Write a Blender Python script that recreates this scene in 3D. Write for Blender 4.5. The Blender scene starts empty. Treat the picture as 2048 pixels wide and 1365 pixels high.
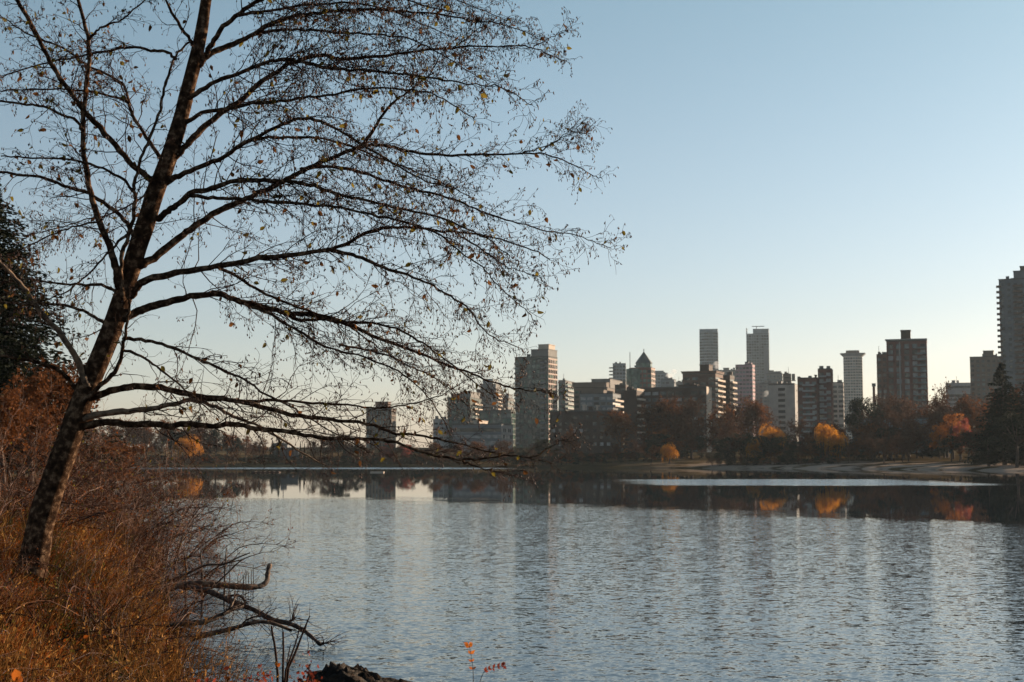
import bpy, math, random
import numpy as np
from mathutils import Vector, Matrix

random.seed(7); rng = np.random.default_rng(7)
sc = bpy.context.scene
COL = sc.collection
R = math.radians

# ------------------------------------------------------------------ camera
F = 2844.4                       # 50 mm lens in photo pixels (2048 wide)
HC = 2.2
PIT = math.atan(239.0 / F)
cam_d = bpy.data.cameras.new('camera'); cam_d.lens = 50; cam_d.sensor_width = 36
cam_d.clip_start = 0.1; cam_d.clip_end = 9000
cam = bpy.data.objects.new('camera', cam_d); COL.objects.link(cam)
cam.location = (0, 0, HC); cam.rotation_euler = (R(90) + PIT, 0, 0)
sc.camera = cam
cam_d.dof.use_dof = True; cam_d.dof.focus_distance = 16.0; cam_d.dof.aperture_fstop = 5.6

# ------------------------------------------------------------------ sky and sun
SUN_AZ, SUN_EL = 55.0, 13.0      # azimuth to the right of the view direction
w = bpy.data.worlds.new('World'); sc.world = w; w.use_nodes = True
nt = w.node_tree; bg = nt.nodes['Background']
sky = nt.nodes.new('ShaderNodeTexSky'); sky.sky_type = 'NISHITA'
sky.sun_disc = False; sky.sun_elevation = R(SUN_EL); sky.sun_rotation = R(SUN_AZ)
sky.air_density = 1.0; sky.dust_density = 0.75; sky.ozone_density = 2.6; sky.altitude = 0
hs = nt.nodes.new('ShaderNodeHueSaturation'); hs.inputs['Saturation'].default_value = 0.74
hs.inputs['Value'].default_value = 1.17; nt.links.new(sky.outputs[0], hs.inputs['Color']); tn = nt.nodes.new('ShaderNodeMixRGB'); tn.blend_type = 'MULTIPLY'; tn.inputs[0].default_value = 1.0
tg = nt.nodes.new('ShaderNodeTexCoord'); ts = nt.nodes.new('ShaderNodeSeparateXYZ'); tr_ = nt.nodes.new('ShaderNodeValToRGB')
nt.links.new(tg.outputs['Generated'], ts.inputs[0]); nt.links.new(ts.outputs[2], tr_.inputs[0])
tr_.color_ramp.elements[0].position = 0.0; tr_.color_ramp.elements[0].color = (1.07, 0.935, 0.95, 1)
tr_.color_ramp.elements[1].position = 0.32; tr_.color_ramp.elements[1].color = (0.83, 0.96, 0.90, 1)
nt.links.new(tr_.outputs[0], tn.inputs[2]); nt.links.new(hs.outputs[0], tn.inputs[1]); nt.links.new(tn.outputs[0], bg.inputs[0])
bg.inputs[1].default_value = 0.052
sl = bpy.data.lights.new('sun', 'SUN'); sl.energy = 5.0; sl.angle = R(0.5); sl.color = (1.0, 0.76, 0.54)
so = bpy.data.objects.new('sun', sl); COL.objects.link(so)
sd = Vector((math.sin(R(SUN_AZ)) * math.cos(R(SUN_EL)), math.cos(R(SUN_AZ)) * math.cos(R(SUN_EL)), math.sin(R(SUN_EL))))
so.rotation_euler = sd.to_track_quat('Z', 'Y').to_euler(); so.location = (200, 200, 120)
sc.view_settings.view_transform = 'Standard'; sc.view_settings.look = 'None'
sc.view_settings.exposure = 1.32; sc.view_settings.gamma = 1.0
sc.cycles.use_denoising = True
sc.cycles.max_bounces = 6; sc.cycles.diffuse_bounces = 2; sc.cycles.glossy_bounces = 3
sc.cycles.transmission_bounces = 3; sc.cycles.volume_bounces = 1; sc.cycles.transparent_max_bounces = 4
sc.cycles.caustics_reflective = False; sc.cycles.caustics_refractive = False

def at(u, v, Y):
    """world point on the plane y=Y seen at photo pixel (u, v)"""
    xc = (u - 1024) / F; yc = (682.5 - v) / F
    dx, dy, dz = xc, math.cos(PIT) - yc * math.sin(PIT), math.sin(PIT) + yc * math.cos(PIT)
    s = Y / dy
    return Vector((dx * s, Y, HC + dz * s))

# ------------------------------------------------------------------ lake outline and ground height
LAKE = np.array([(170, 10), (60, 3), (20, 5), (6, 7), (1, 9), (-0.8, 10.5), (-2.1, 11.8), (-2.9, 13), (-3.7, 16), (-4.9, 20.5), (-6.4, 26),
                 (-8.5, 35), (-13, 50), (-22, 80), (-36, 120), (-70, 200), (-130, 300), (-165, 400), (-150, 468), (-60, 476),
                 (-4, 468), (16, 434), (40, 416), (58, 408), (72, 398), (80, 386), (92, 372), (97, 350), (101, 322), (104, 292), (112, 262),
                 (135, 220), (160, 150)], float)
def sdist(x, y):
    """signed distance to the lake edge, positive on land"""
    x = np.asarray(x, float); y = np.asarray(y, float)
    d = np.full(x.shape, 1e9); ins = np.zeros(x.shape, bool)
    n = len(LAKE)
    for i in range(n):
        ax, ay = LAKE[i]; bx, by = LAKE[(i + 1) % n]
        ex, ey = bx - ax, by - ay
        t = np.clip(((x - ax) * ex + (y - ay) * ey) / (ex * ex + ey * ey), 0, 1)
        d = np.minimum(d, np.hypot(x - ax - t * ex, y - ay - t * ey))
        c = ((ay > y) != (by > y))
        with np.errstate(divide='ignore', invalid='ignore'):
            xi = ax + (y - ay) * ex / (ey if ey != 0 else 1e-9)
        ins ^= c & (x < xi)
    return np.where(ins, -d, d)
def gh(x, y):
    x = np.asarray(x, float); y = np.asarray(y, float)
    d = sdist(x, y)
    left = np.clip((-x - 1.9) / 3.2, 0, 1)
    near = (0.26 + 0.90 * left) * (1 - np.exp(-np.maximum(d, 0) / 1.2)) + 0.05 * np.sin(x * 1.7 + 1) * np.sin(y * 1.3) * np.clip(d, 0, 1)
    far = 0.35 * (1 - np.exp(-np.maximum(d, 0) / 1.5)) + 0.055 * np.minimum(np.maximum(d, 0), 40) + 0.02 * np.clip(d - 40, 0, 400)
    far = far + 0.15 * np.sin(x * 0.21) * np.sin(y * 0.17) * np.clip(d / 6, 0, 1)
    k = np.clip((y - 60) / 120, 0, 1)
    z = near * (1 - k) + far * k
    return np.where(d > 0, z, -np.minimum(-d * 0.35, 1.6) - 0.02)
def g1(x, y): return float(gh(np.array([x]), np.array([y]))[0])

# ------------------------------------------------------------------ materials
def mat_base(name):
    m = bpy.data.materials.new(name); m.use_nodes = True
    return m, m.node_tree, m.node_tree.nodes['Principled BSDF']
def ramp(nt, fac, stops):
    r = nt.nodes.new('ShaderNodeValToRGB'); e = r.color_ramp.elements
    e[0].position, e[0].color = stops[0][0], (*stops[0][1], 1)
    e[1].position, e[1].color = stops[-1][0], (*stops[-1][1], 1)
    for p, c in stops[1:-1]:
        q = e.new(p); q.color = (*c, 1)
    nt.links.new(fac, r.inputs[0]); return r.outputs[0]
def noise(nt, scale, detail=4, vec=None, rough=0.55):
    n = nt.nodes.new('ShaderNodeTexNoise'); n.inputs['Scale'].default_value = scale
    n.inputs['Detail'].default_value = detail; n.inputs['Roughness'].default_value = rough
    if vec is not None: nt.links.new(vec, n.inputs['Vector'])
    return n
def gpos(nt):
    return nt.nodes.new('ShaderNodeNewGeometry').outputs['Position']
def solid(name, c1, c2, scale=2.0, rough=0.8, bump=0.0, spec=0.3, c3=None):
    m, nt, b = mat_base(name)
    n = noise(nt, scale, 5, gpos(nt))
    st = [(0.35, c1), (0.65, c2)] if c3 is None else [(0.32, c1), (0.52, c2), (0.7, c3)]
    nt.links.new(ramp(nt, n.outputs[0], st), b.inputs['Base Color'])
    b.inputs['Roughness'].default_value = rough; b.inputs['Specular IOR Level'].default_value = spec
    if bump:
        bm = nt.nodes.new('ShaderNodeBump'); bm.inputs['Strength'].default_value = 0.7; bm.inputs['Distance'].default_value = bump
        n2 = noise(nt, scale * 6, 6, gpos(nt)); nt.links.new(n2.outputs[0], bm.inputs['Height']); nt.links.new(bm.outputs[0], b.inputs['Normal'])
    return m
def leafy(name, c1, c2, scale=1.2, trans=0.45, rough=0.6):
    m, nt, b = mat_base(name)
    n = noise(nt, scale, 3, gpos(nt)); col = ramp(nt, n.outputs[0], [(0.35, c1), (0.65, c2)])
    nt.links.new(col, b.inputs['Base Color']); b.inputs['Roughness'].default_value = rough
    b.inputs['Specular IOR Level'].default_value = 0.06
    t = nt.nodes.new('ShaderNodeBsdfTranslucent'); nt.links.new(col, t.inputs[0])
    mx = nt.nodes.new('ShaderNodeMixShader'); mx.inputs[0].default_value = trans
    nt.links.new(b.outputs[0], mx.inputs[1]); nt.links.new(t.outputs[0], mx.inputs[2])
    nt.links.new(mx.outputs[0], nt.nodes['Material Output'].inputs[0])
    return m
def glass(name, c, rough=0.08, c2=None):
    m, nt, b = mat_base(name)
    n = noise(nt, 0.35, 1, gpos(nt)); c2 = c2 or tuple(x * 0.5 for x in c)
    nt.links.new(ramp(nt, n.outputs[0], [(0.4, c2), (0.6, c)]), b.inputs['Base Color'])
    b.inputs['Roughness'].default_value = rough; b.inputs['IOR'].default_value = 1.45
    sn_ = noise(nt, 0.45, 1, gpos(nt)); sr = nt.nodes.new('ShaderNodeMapRange'); sr.inputs[1].default_value = .4; sr.inputs[2].default_value = .65; sr.inputs[3].default_value = 0.05; sr.inputs[4].default_value = 0.7
    nt.links.new(sn_.outputs[0], sr.inputs[0]); nt.links.new(sr.outputs[0], b.inputs['Specular IOR Level'])
    return m

M = {}
M['bark'] = solid('alder_bark', (0.014, 0.0085, 0.006), (0.05, 0.029, 0.018), 14, 0.9, 0.02, 0.0, (0.21, 0.135, 0.085))
M['twig'] = solid('twig_bark', (0.014, 0.008, 0.006), (0.045, 0.021, 0.013), 5, 0.8, 0, 0.08)
M['sunbark'] = solid('sunlit_branch_bark', (0.06, 0.04, 0.027), (0.24, 0.16, 0.10), 14, 0.8, 0.01)  # paler copy of the bark: sunlight on two limbs put into the colour
M['catkin'] = solid('catkin', (0.03, 0.017, 0.013), (0.09, 0.04, 0.028), 12, 0.7)
M['leaf_y'] = leafy('leaf_yellow_green', (0.08, 0.065, 0.012), (0.17, 0.125, 0.022), 5, 0.5)
M['leaf_b'] = leafy('leaf_brown', (0.06, 0.026, 0.009), (0.14, 0.06, 0.02), 5, 0.45)
M['shrubtwig'] = solid('shrub_twig', (0.014, 0.0045, 0.002), (0.055, 0.016, 0.005), 2.6, 0.6, 0, 0.2, (0.19, 0.07, 0.02))
M['rust'] = leafy('rust_leaf', (0.04, 0.010, 0.002), (0.24, 0.062, 0.009), 3, 0.5)
M['orangeleaf'] = leafy('orange_leaf', (0.26, 0.06, 0.010), (0.42, 0.13, 0.02), 6, 0.5)
M['redleaf'] = leafy('red_leaf', (0.10, 0.02, 0.012), (0.26, 0.05, 0.025), 9, 0.4)
M['straw'] = leafy('straw_blade', (0.08, 0.035, 0.010), (0.46, 0.24, 0.07), 8, 0.4)
M['dryfern'] = leafy('dry_fern', (0.012, 0.005, 0.002), (0.11, 0.038, 0.008), 2.5, 0.4)
M['olive'] = leafy('olive_blade', (0.014, 0.016, 0.004), (0.05, 0.047, 0.01), 3, 0.4)
M['deadwood'] = solid('dead_wood', (0.018, 0.012, 0.009), (0.06, 0.036, 0.024), 9, 0.8, 0.015, 0.3, (0.20, 0.13, 0.085))
M['rock'] = solid('wet_rock', (0.006, 0.005, 0.004), (0.02, 0.014, 0.009), 9, 0.85, 0.04, 0.2, (0.05, 0.03, 0.018))
M['barkfar'] = solid('far_bark', (0.05, 0.035, 0.028), (0.09, 0.06, 0.045), 1, 0.9)
M['bare'] = leafy('bare_crown_brown', (0.055, 0.026, 0.015), (0.10, 0.047, 0.026), 0.12, 0.2, 0.9)
M['bare2'] = leafy('bare_crown_rust', (0.07, 0.028, 0.012), (0.17, 0.062, 0.02), 0.12, 0.3, 0.9)
M['willow'] = leafy('willow_gold', (0.34, 0.13, 0.010), (0.60, 0.26, 0.025), 0.4, 0.55)
M['orangecrown'] = leafy('orange_crown', (0.18, 0.06, 0.012), (0.34, 0.12, 0.02), 0.4, 0.5)
M['redcrown'] = leafy('crimson_crown', (0.18, 0.045, 0.03), (0.30, 0.075, 0.05), 0.4, 0.45)
M['conifer'] = leafy('conifer_needles', (0.006, 0.009, 0.005), (0.018, 0.022, 0.011), 0.5, 0.12, 0.8)
M['evergreen'] = leafy('evergreen_leaves', (0.012, 0.017, 0.010), (0.03, 0.033, 0.018), 0.4, 0.15, 0.8)

# ------------------------------------------------------------------ mesh helpers
def tag(o, label=None, cat=None, group=None, kind=None):
    if label: o['label'] = label
    if cat: o['category'] = cat
    if group: o['group'] = group
    if kind: o['kind'] = kind
    return o
def empty(name, loc=(0, 0, 0), rz=0.0, label=None, cat=None, group=None):
    o = bpy.data.objects.new(name, None); COL.objects.link(o); o.location = loc; o.rotation_euler = (0, 0, rz)
    o.empty_display_size = 0.5
    return tag(o, label, cat, group)
def mesh_obj(name, me, parent=None):
    o = bpy.data.objects.new(name, me); COL.objects.link(o)
    if parent is not None: o.parent = parent
    return o
def np_mesh(name, V, quads=None, tris=None, mats=None, midx=None, smooth=False):
    me = bpy.data.meshes.new(name)
    V = np.asarray(V, np.float32).reshape(-1, 3)
    q = np.asarray(quads, np.int32).reshape(-1, 4) if quads is not None and len(quads) else np.zeros((0, 4), np.int32)
    t = np.asarray(tris, np.int32).reshape(-1, 3) if tris is not None and len(tris) else np.zeros((0, 3), np.int32)
    me.vertices.add(len(V)); me.vertices.foreach_set('co', V.ravel())
    me.loops.add(q.size + t.size); me.loops.foreach_set('vertex_index', np.concatenate([q.ravel(), t.ravel()]))
    me.polygons.add(len(q) + len(t))
    me.polygons.foreach_set('loop_start', np.concatenate([np.arange(len(q)) * 4, q.size + np.arange(len(t)) * 3]).astype(np.int32))
    if midx is not None: me.polygons.foreach_set('material_index', np.asarray(midx, np.int32))
    me.update(calc_edges=True)
    if smooth: me.polygons.foreach_set('use_smooth', np.ones(len(q) + len(t), bool))
    for m in (mats or []): me.materials.append(m)
    me.validate()
    return me

class Tubes:
    """collects tapered tubes; builds one mesh"""
    def __init__(s): s.g = {}
    def add(s, P, r, sides=4):
        P = np.asarray(P, float); s.g.setdefault((len(P), sides), []).append((P, np.asarray(r, float)))
    def arrays(s):
        Vs, Qs, n0 = [], [], 0
        for (n, k), L in s.g.items():
            P = np.stack([a for a, _ in L]); r = np.stack([b for _, b in L])
            T = np.gradient(P, axis=1); T /= np.linalg.norm(T, axis=2, keepdims=True) + 1e-9
            ref = np.where(np.abs(T[..., 2:3].mean(axis=1, keepdims=True)) < 0.8, np.array([0, 0, 1.0]), np.array([1.0, 0, 0]))
            A = np.cross(T, ref); A /= np.linalg.norm(A, axis=2, keepdims=True) + 1e-9
            B = np.cross(T, A)
            an = np.arange(k) * 2 * np.pi / k
            V = P[:, :, None] + r[:, :, None, None] * (A[:, :, None] * np.cos(an)[:, None] + B[:, :, None] * np.sin(an)[:, None])
            N = len(L); base = (np.arange(N) * n * k)[:, None, None] + n0
            i = np.arange(n - 1)[None, :, None] * k; j = np.arange(k)[None, None, :]; j2 = (j + 1) % k
            Q = np.stack([base + i + j, base + i + j2, base + i + k + j2, base + i + k + j], -1)
            Vs.append(V.reshape(-1, 3)); Qs.append(Q.reshape(-1, 4)); n0 += N * n * k
        return (np.concatenate(Vs), np.concatenate(Qs)) if Vs else (np.zeros((0, 3)), np.zeros((0, 4), int))
    def build(s, name, mat, smooth=True):
        V, Q = s.arrays(); return np_mesh(name, V, Q, None, [mat], None, smooth)

def smooth_line(P, n=None, it=1):
    P = np.asarray(P, float)
    for _ in range(it):
        m = np.empty((len(P) * 2 - 2, P.shape[1]))
        m[0::2] = 0.75 * P[:-1] + 0.25 * P[1:]; m[1::2] = 0.25 * P[:-1] + 0.75 * P[1:]
        P = np.concatenate([P[:1], m, P[-1:]])
    return P
def unit(v): return v / (np.linalg.norm(v) + 1e-9)
def grow(p, d, L, n, wob=0.25, pull=(0, 0, 0)):
    """wobbly line of n points from p along d"""
    d = unit(d); P = [np.array(p, float)]; st = L / (n - 1); pull = np.array(pull, float)
    for i in range(n - 1):
        d = unit(d + rng.normal(0, wob, 3) / (n - 1) ** 0.5 + pull / (n - 1))
        P.append(P[-1] + d * st)
    return np.array(P)
def side_dir(T, spread, flat=0.5):
    a = rng.normal(0, 1, 3); a[1] *= flat
    a = unit(a - T * np.dot(a, T))
    return unit(T * math.cos(spread) + a * math.sin(spread))

def leaves_mesh(name, C, size, mats, midx=None, aspect=0.6, droop=None, bend=0.25):
    """pointed leaves: six-vertex folded blades"""
    N = len(C); C = np.asarray(C, float); size = np.broadcast_to(size, (N,))
    d = rng.normal(0, 1, (N, 3))
    if droop is not None: d = d + np.array(droop)
    d /= np.linalg.norm(d, axis=1, keepdims=True)
    a = rng.normal(0, 1, (N, 3)); s = np.cross(d, a); s /= np.linalg.norm(s, axis=1, keepdims=True) + 1e-9
    nrm = np.cross(s, d)
    L = size[:, None]; W = L * aspect * 0.5
    V = np.stack([C, C + d * L * .35 + s * W + nrm * L * .08, C + d * L * .7 + s * W * .8 - nrm * L * bend * .3, C + d * L - nrm * L * bend,
                  C + d * L * .7 - s * W * .8 - nrm * L * bend * .3, C + d * L * .35 - s * W + nrm * L * .08], 1).reshape(-1, 3)
    b = np.arange(N)[:, None] * 6
    Q = np.concatenate([b + [0, 1, 2, 3], b + [0, 3, 4, 5]], 1).reshape(-1, 4)
    mi = None if midx is None else np.repeat(midx, 2)
    return np_mesh(name, V, Q, None, mats, mi)
def quads_mesh(name, C, size, mats, midx=None, aspect=1.0, dirs=None):
    N = len(C); C = np.asarray(C, float); size = np.broadcast_to(size, (N,))
    d = rng.normal(0, 1, (N, 3)) if dirs is None else dirs
    d = d / (np.linalg.norm(d, axis=1, keepdims=True) + 1e-9)
    s = np.cross(d, rng.normal(0, 1, (N, 3))); s /= np.linalg.norm(s, axis=1, keepdims=True) + 1e-9
    L = size[:, None] * .5; W = L * aspect
    V = np.stack([C - d * L, C + s * W, C + d * L, C - s * W], 1).reshape(-1, 3)
    return np_mesh(name, V, np.arange(N * 4).reshape(-1, 4), None, mats, midx)
def catkin_arrays(C, L, Wd):
    """small spindle-shaped hanging seed cones"""
    N = len(C); C = np.asarray(C, float)
    d = rng.normal(0, .35, (N, 3)) + np.array([0, 0, -1.0]); d /= np.linalg.norm(d, axis=1, keepdims=True)
    a = np.cross(d, rng.normal(0, 1, (N, 3))); a /= np.linalg.norm(a, axis=1, keepdims=True); b = np.cross(d, a)
    L = (L * rng.uniform(.6, 1.3, N))[:, None]; W = (Wd * rng.uniform(.7, 1.3, N))[:, None]
    m = C + d * L * .55
    V = np.stack([C, m + a * W, m + b * W, m - a * W, m - b * W, C + d * L], 1).reshape(-1, 3)
    f = np.array([(0, 1, 2), (0, 2, 3), (0, 3, 4), (0, 4, 1), (5, 2, 1), (5, 3, 2), (5, 4, 3), (5, 1, 4)])
    T = (np.arange(N)[:, None, None] * 6 + f[None]).reshape(-1, 3)
    return V, T

class Boxes:
    def __init__(s): s.V = []; s.Q = []; s.n = 0
    def box(s, x0, x1, y0, y1, z0, z1, M4=None):
        v = np.array([(x, y, z) for z in (z0, z1) for x, y in ((x0, y0), (x1, y0), (x1, y1), (x0, y1))], float)
        if M4 is not None: v = v @ M4[:3, :3].T + M4[:3, 3]
        s.V.append(v); s.Q.append(np.array([(0, 3, 2, 1), (4, 5, 6, 7), (0, 1, 5, 4), (1, 2, 6, 5), (2, 3, 7, 6), (3, 0, 4, 7)]) + s.n); s.n += 8
    def prism(s, poly, z0, z1, top_poly=None):
        n = len(poly); tp = top_poly if top_poly is not None else poly
        v = np.array([(x, y, z0) for x, y in poly] + [(x, y, z1) for x, y in tp], float)
        s.V.append(v)
        q = [(i, (i + 1) % n, n + (i + 1) % n, n + i) for i in range(n)]
        # caps as quads fan
        for i in range(1, n - 1, 2):
            if i + 2 <= n - 1:
                q.append((n, n + i, n + i + 1, n + i + 2)); q.append((0, i + 2, i + 1, i))
            else:
                q.append((n, n + i, n + i + 1, n + i + 1)); q.append((0, i + 1, i, i))
        s.Q.append([tuple(int(k) + s.n for k in f) for f in q]); s.n += 2 * n
    def build(s, name, mats):
        me = bpy.data.meshes.new(name); F_ = []
        for q in s.Q:
            for f in q:
                f = [int(i) for i in f]; g = []
                for i in f:
                    if i not in g: g.append(i)
                F_.append(g)
        me.from_pydata(np.concatenate(s.V).tolist(), [], F_); me.update()
        for m in mats: me.materials.append(m)
        return me
def copy_tree(o, parent=None):
    c = o.copy(); COL.objects.link(c); c.parent = parent
    for ch in list(o.children): copy_tree(ch, c)
    return c

# ------------------------------------------------------------------ ground
def axis(lo, hi, dens, n):
    t = np.linspace(lo, hi, 40000); c = np.cumsum(dens(t)); c = (c - c[0]) / (c[-1] - c[0])
    return np.interp(np.linspace(0, 1, n), c, t)
gx = axis(-2300, 2300, lambda t: 1 / (0.22 + 0.05 * np.abs(t + 3)) + 0.12 * (np.abs(t) < 170), 420)
gy = axis(-400, 2400, lambda t: 1 / (0.22 + 0.05 * np.abs(t - 14)) + 0.25 * ((t > 250) & (t < 500)), 460)
X, Y = np.meshgrid(gx, gy); Z = gh(X, Y)
nx, ny = len(gx), len(gy)
ii = np.arange(nx - 1)[None, :] + np.arange(ny - 1)[:, None] * nx
Q = np.stack([ii, ii + 1, ii + nx + 1, ii + nx], -1).reshape(-1, 4)
m, nt, b = mat_base('ground_soil_and_grass')
P_ = gpos(nt); n1 = noise(nt, 0.9, 6, P_); n2 = noise(nt, 0.06, 3, P_)
soil = ramp(nt, n1.outputs[0], [(0.35, (0.008, 0.005, 0.003)), (0.55, (0.025, 0.012, 0.006)), (0.72, (0.07, 0.032, 0.012))])
gras = ramp(nt, n2.outputs[0], [(0.35, (0.03, 0.022, 0.011)), (0.6, (0.08, 0.055, 0.026)), (0.8, (0.20, 0.14, 0.075))])
sx = nt.nodes.new('ShaderNodeSeparateXYZ'); nt.links.new(P_, sx.inputs[0])
mr = nt.nodes.new('ShaderNodeMapRange'); mr.inputs[1].default_value = 60; mr.inputs[2].default_value = 180; nt.links.new(sx.outputs[1], mr.inputs[0])
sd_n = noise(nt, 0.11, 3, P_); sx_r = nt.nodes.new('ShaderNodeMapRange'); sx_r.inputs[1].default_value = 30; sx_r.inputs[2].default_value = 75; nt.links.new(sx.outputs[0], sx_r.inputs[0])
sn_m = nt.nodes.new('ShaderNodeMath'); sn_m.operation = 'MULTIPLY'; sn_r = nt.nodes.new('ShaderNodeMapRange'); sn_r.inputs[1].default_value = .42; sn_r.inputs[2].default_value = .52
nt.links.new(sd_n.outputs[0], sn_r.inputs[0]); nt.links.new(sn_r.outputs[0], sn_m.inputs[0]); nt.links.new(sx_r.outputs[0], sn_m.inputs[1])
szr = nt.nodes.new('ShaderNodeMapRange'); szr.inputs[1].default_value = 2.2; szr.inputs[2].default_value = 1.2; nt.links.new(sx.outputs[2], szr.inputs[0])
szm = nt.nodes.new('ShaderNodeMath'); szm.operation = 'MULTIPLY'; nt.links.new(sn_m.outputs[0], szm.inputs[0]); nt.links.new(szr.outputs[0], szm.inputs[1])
sm_ = nt.nodes.new('ShaderNodeMixRGB'); nt.links.new(szm.outputs[0], sm_.inputs[0]); nt.links.new(gras, sm_.inputs[1]); sm_.inputs[2].default_value = (0.30, 0.23, 0.18, 1); gras = sm_.outputs[0]  # pale sand, partly painted in for sunlit streaks along the far bank
mx = nt.nodes.new('ShaderNodeMixRGB'); nt.links.new(mr.outputs[0], mx.inputs[0]); nt.links.new(soil, mx.inputs[1]); nt.links.new(gras, mx.inputs[2])
nt.links.new(mx.outputs[0], b.inputs['Base Color']); b.inputs['Roughness'].default_value = 0.95; b.inputs['Specular IOR Level'].default_value = 0.0
bp = nt.nodes.new('ShaderNodeBump'); bp.inputs['Distance'].default_value = 0.05; n3 = noise(nt, 6, 5, P_)
nt.links.new(n3.outputs[0], bp.inputs['Height']); nt.links.new(bp.outputs[0], b.inputs['Normal'])
g = mesh_obj('ground', np_mesh('ground', np.stack([X, Y, Z], -1), Q, None, [m], None, True)); tag(g, kind='structure')

# ------------------------------------------------------------------ lake surface
def mnode(nt, op, a, b=None, c=None, clamp=False):
    n = nt.nodes.new('ShaderNodeMath'); n.operation = op; n.use_clamp = clamp
    for i, v in enumerate((a, b, c)):
        if v is None: continue
        if isinstance(v, (int, float)): n.inputs[i].default_value = v
        else: nt.links.new(v, n.inputs[i])
    return n.outputs[0]
def sstep(nt, v, lo, hi):
    n = nt.nodes.new('ShaderNodeMapRange'); n.interpolation_type = 'SMOOTHSTEP'
    nt.links.new(v, n.inputs[0]); n.inputs[1].default_value = lo; n.inputs[2].default_value = hi
    return n.outputs[0]
m, nt, b = mat_base('lake_water')
P_ = gpos(nt); s_ = nt.nodes.new('ShaderNodeSeparateXYZ'); nt.links.new(P_, s_.inputs[0]); wx, wy = s_.outputs[0], s_.outputs[1]
def mapped(sx_, sy_):
    mp = nt.nodes.new('ShaderNodeMapping'); mp.inputs['Scale'].default_value = (sx_, sy_, 1); nt.links.new(P_, mp.inputs[0]); return mp.outputs[0]
gust = noise(nt, 1.0, 4, mapped(0.09, 0.22)); big = noise(nt, 1.0, 3, mapped(0.06, 0.10)); mid = noise(nt, 1.0, 2, mapped(0.5, 0.6))
edge = mnode(nt, 'ADD', mnode(nt, 'MULTIPLY', mnode(nt, 'SUBTRACT', big.outputs[0], 0.5), 26), mnode(nt, 'MULTIPLY', mnode(nt, 'SUBTRACT', mid.outputs[0], 0.5), 8))
yb = mnode(nt, 'ADD', mnode(nt, 'ADD', wy, mnode(nt, 'MULTIPLY', wx, 0.85)), mnode(nt, 'MULTIPLY', mnode(nt, 'MULTIPLY', wx, wx), 0.03))
near = mnode(nt, 'SUBTRACT', 1.0, sstep(nt, mnode(nt, 'ADD', yb, edge), 64, 80))
yr = mnode(nt, 'ADD', wy, mnode(nt, 'MULTIPLY', edge, 0.35))
st1 = mnode(nt, 'MULTIPLY', mnode(nt, 'MULTIPLY', sstep(nt, yr, 122, 132), mnode(nt, 'SUBTRACT', 1.0, sstep(nt, yr, 163, 172))),
            mnode(nt, 'MULTIPLY', sstep(nt, mnode(nt, 'ADD', wx, mnode(nt, 'MULTIPLY', edge, .3)), 9, 20), mnode(nt, 'SUBTRACT', 1.0, sstep(nt, mnode(nt, 'ADD', wx, mnode(nt, 'MULTIPLY', edge, .3)), 38, 50))))
st2 = mnode(nt, 'MULTIPLY', mnode(nt, 'MULTIPLY', sstep(nt, wy, 362, 375), mnode(nt, 'SUBTRACT', 1.0, sstep(nt, wy, 452, 462))), mnode(nt, 'SUBTRACT', 1.0, sstep(nt, wx, -25, 10)))
strip = mnode(nt, 'MAXIMUM', mnode(nt, 'MULTIPLY', st1, .75), st2)
wvA = noise(nt, 1.0, 3, mapped(4.6, 7.5), 0.6); wvB = noise(nt, 1.0, 2, mapped(14, 20), 0.6); wvC = noise(nt, 1.0, 2, mapped(1.5, 3.2), 0.5)
def slope(ch, a, bb, cc):
    o = []
    for nd, k in ((wvA, a), (wvB, bb), (wvC, cc)):
        sp = nt.nodes.new('ShaderNodeSeparateColor'); nt.links.new(nd.outputs['Color'], sp.inputs[0])
        o.append(mnode(nt, 'MULTIPLY', mnode(nt, 'SUBTRACT', sp.outputs[ch], 0.5), k))
    return mnode(nt, 'ADD', mnode(nt, 'ADD', o[0], o[1]), o[2])
amp = mnode(nt, 'ADD', mnode(nt, 'ADD', mnode(nt, 'MULTIPLY', near, mnode(nt, 'ADD', 0.55, mnode(nt, 'MULTIPLY', gust.outputs[0], 0.9))), mnode(nt, 'MULTIPLY', strip, 2.6)), 0.012)
sxn = mnode(nt, 'MULTIPLY', slope(0, 0.08, 0.10, 0.02), amp)
syn = mnode(nt, 'SUBTRACT', mnode(nt, 'MULTIPLY', slope(1, 0.27, 0.30, 0.04), amp), mnode(nt, 'MULTIPLY', strip, 0.06))
cv = nt.nodes.new('ShaderNodeCombineXYZ'); nt.links.new(sxn, cv.inputs[0]); nt.links.new(syn, cv.inputs[1]); cv.inputs[2].default_value = 1.0
nv = nt.nodes.new('ShaderNodeVectorMath'); nv.operation = 'NORMALIZE'; nt.links.new(cv.outputs[0], nv.inputs[0])
b.inputs['Base Color'].default_value = (0.012, 0.022, 0.032, 1); b.inputs['IOR'].default_value = 1.33
nt.links.new(mnode(nt, 'ADD', mnode(nt, 'MULTIPLY', strip, 0.03), mnode(nt, 'ADD', mnode(nt, 'MULTIPLY', near, 0.05), 0.012)), b.inputs['Roughness'])
nt.links.new(nv.outputs[0], b.inputs['Normal'])
lk = LAKE.copy(); c0 = np.array([20.0, 200.0])
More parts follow.
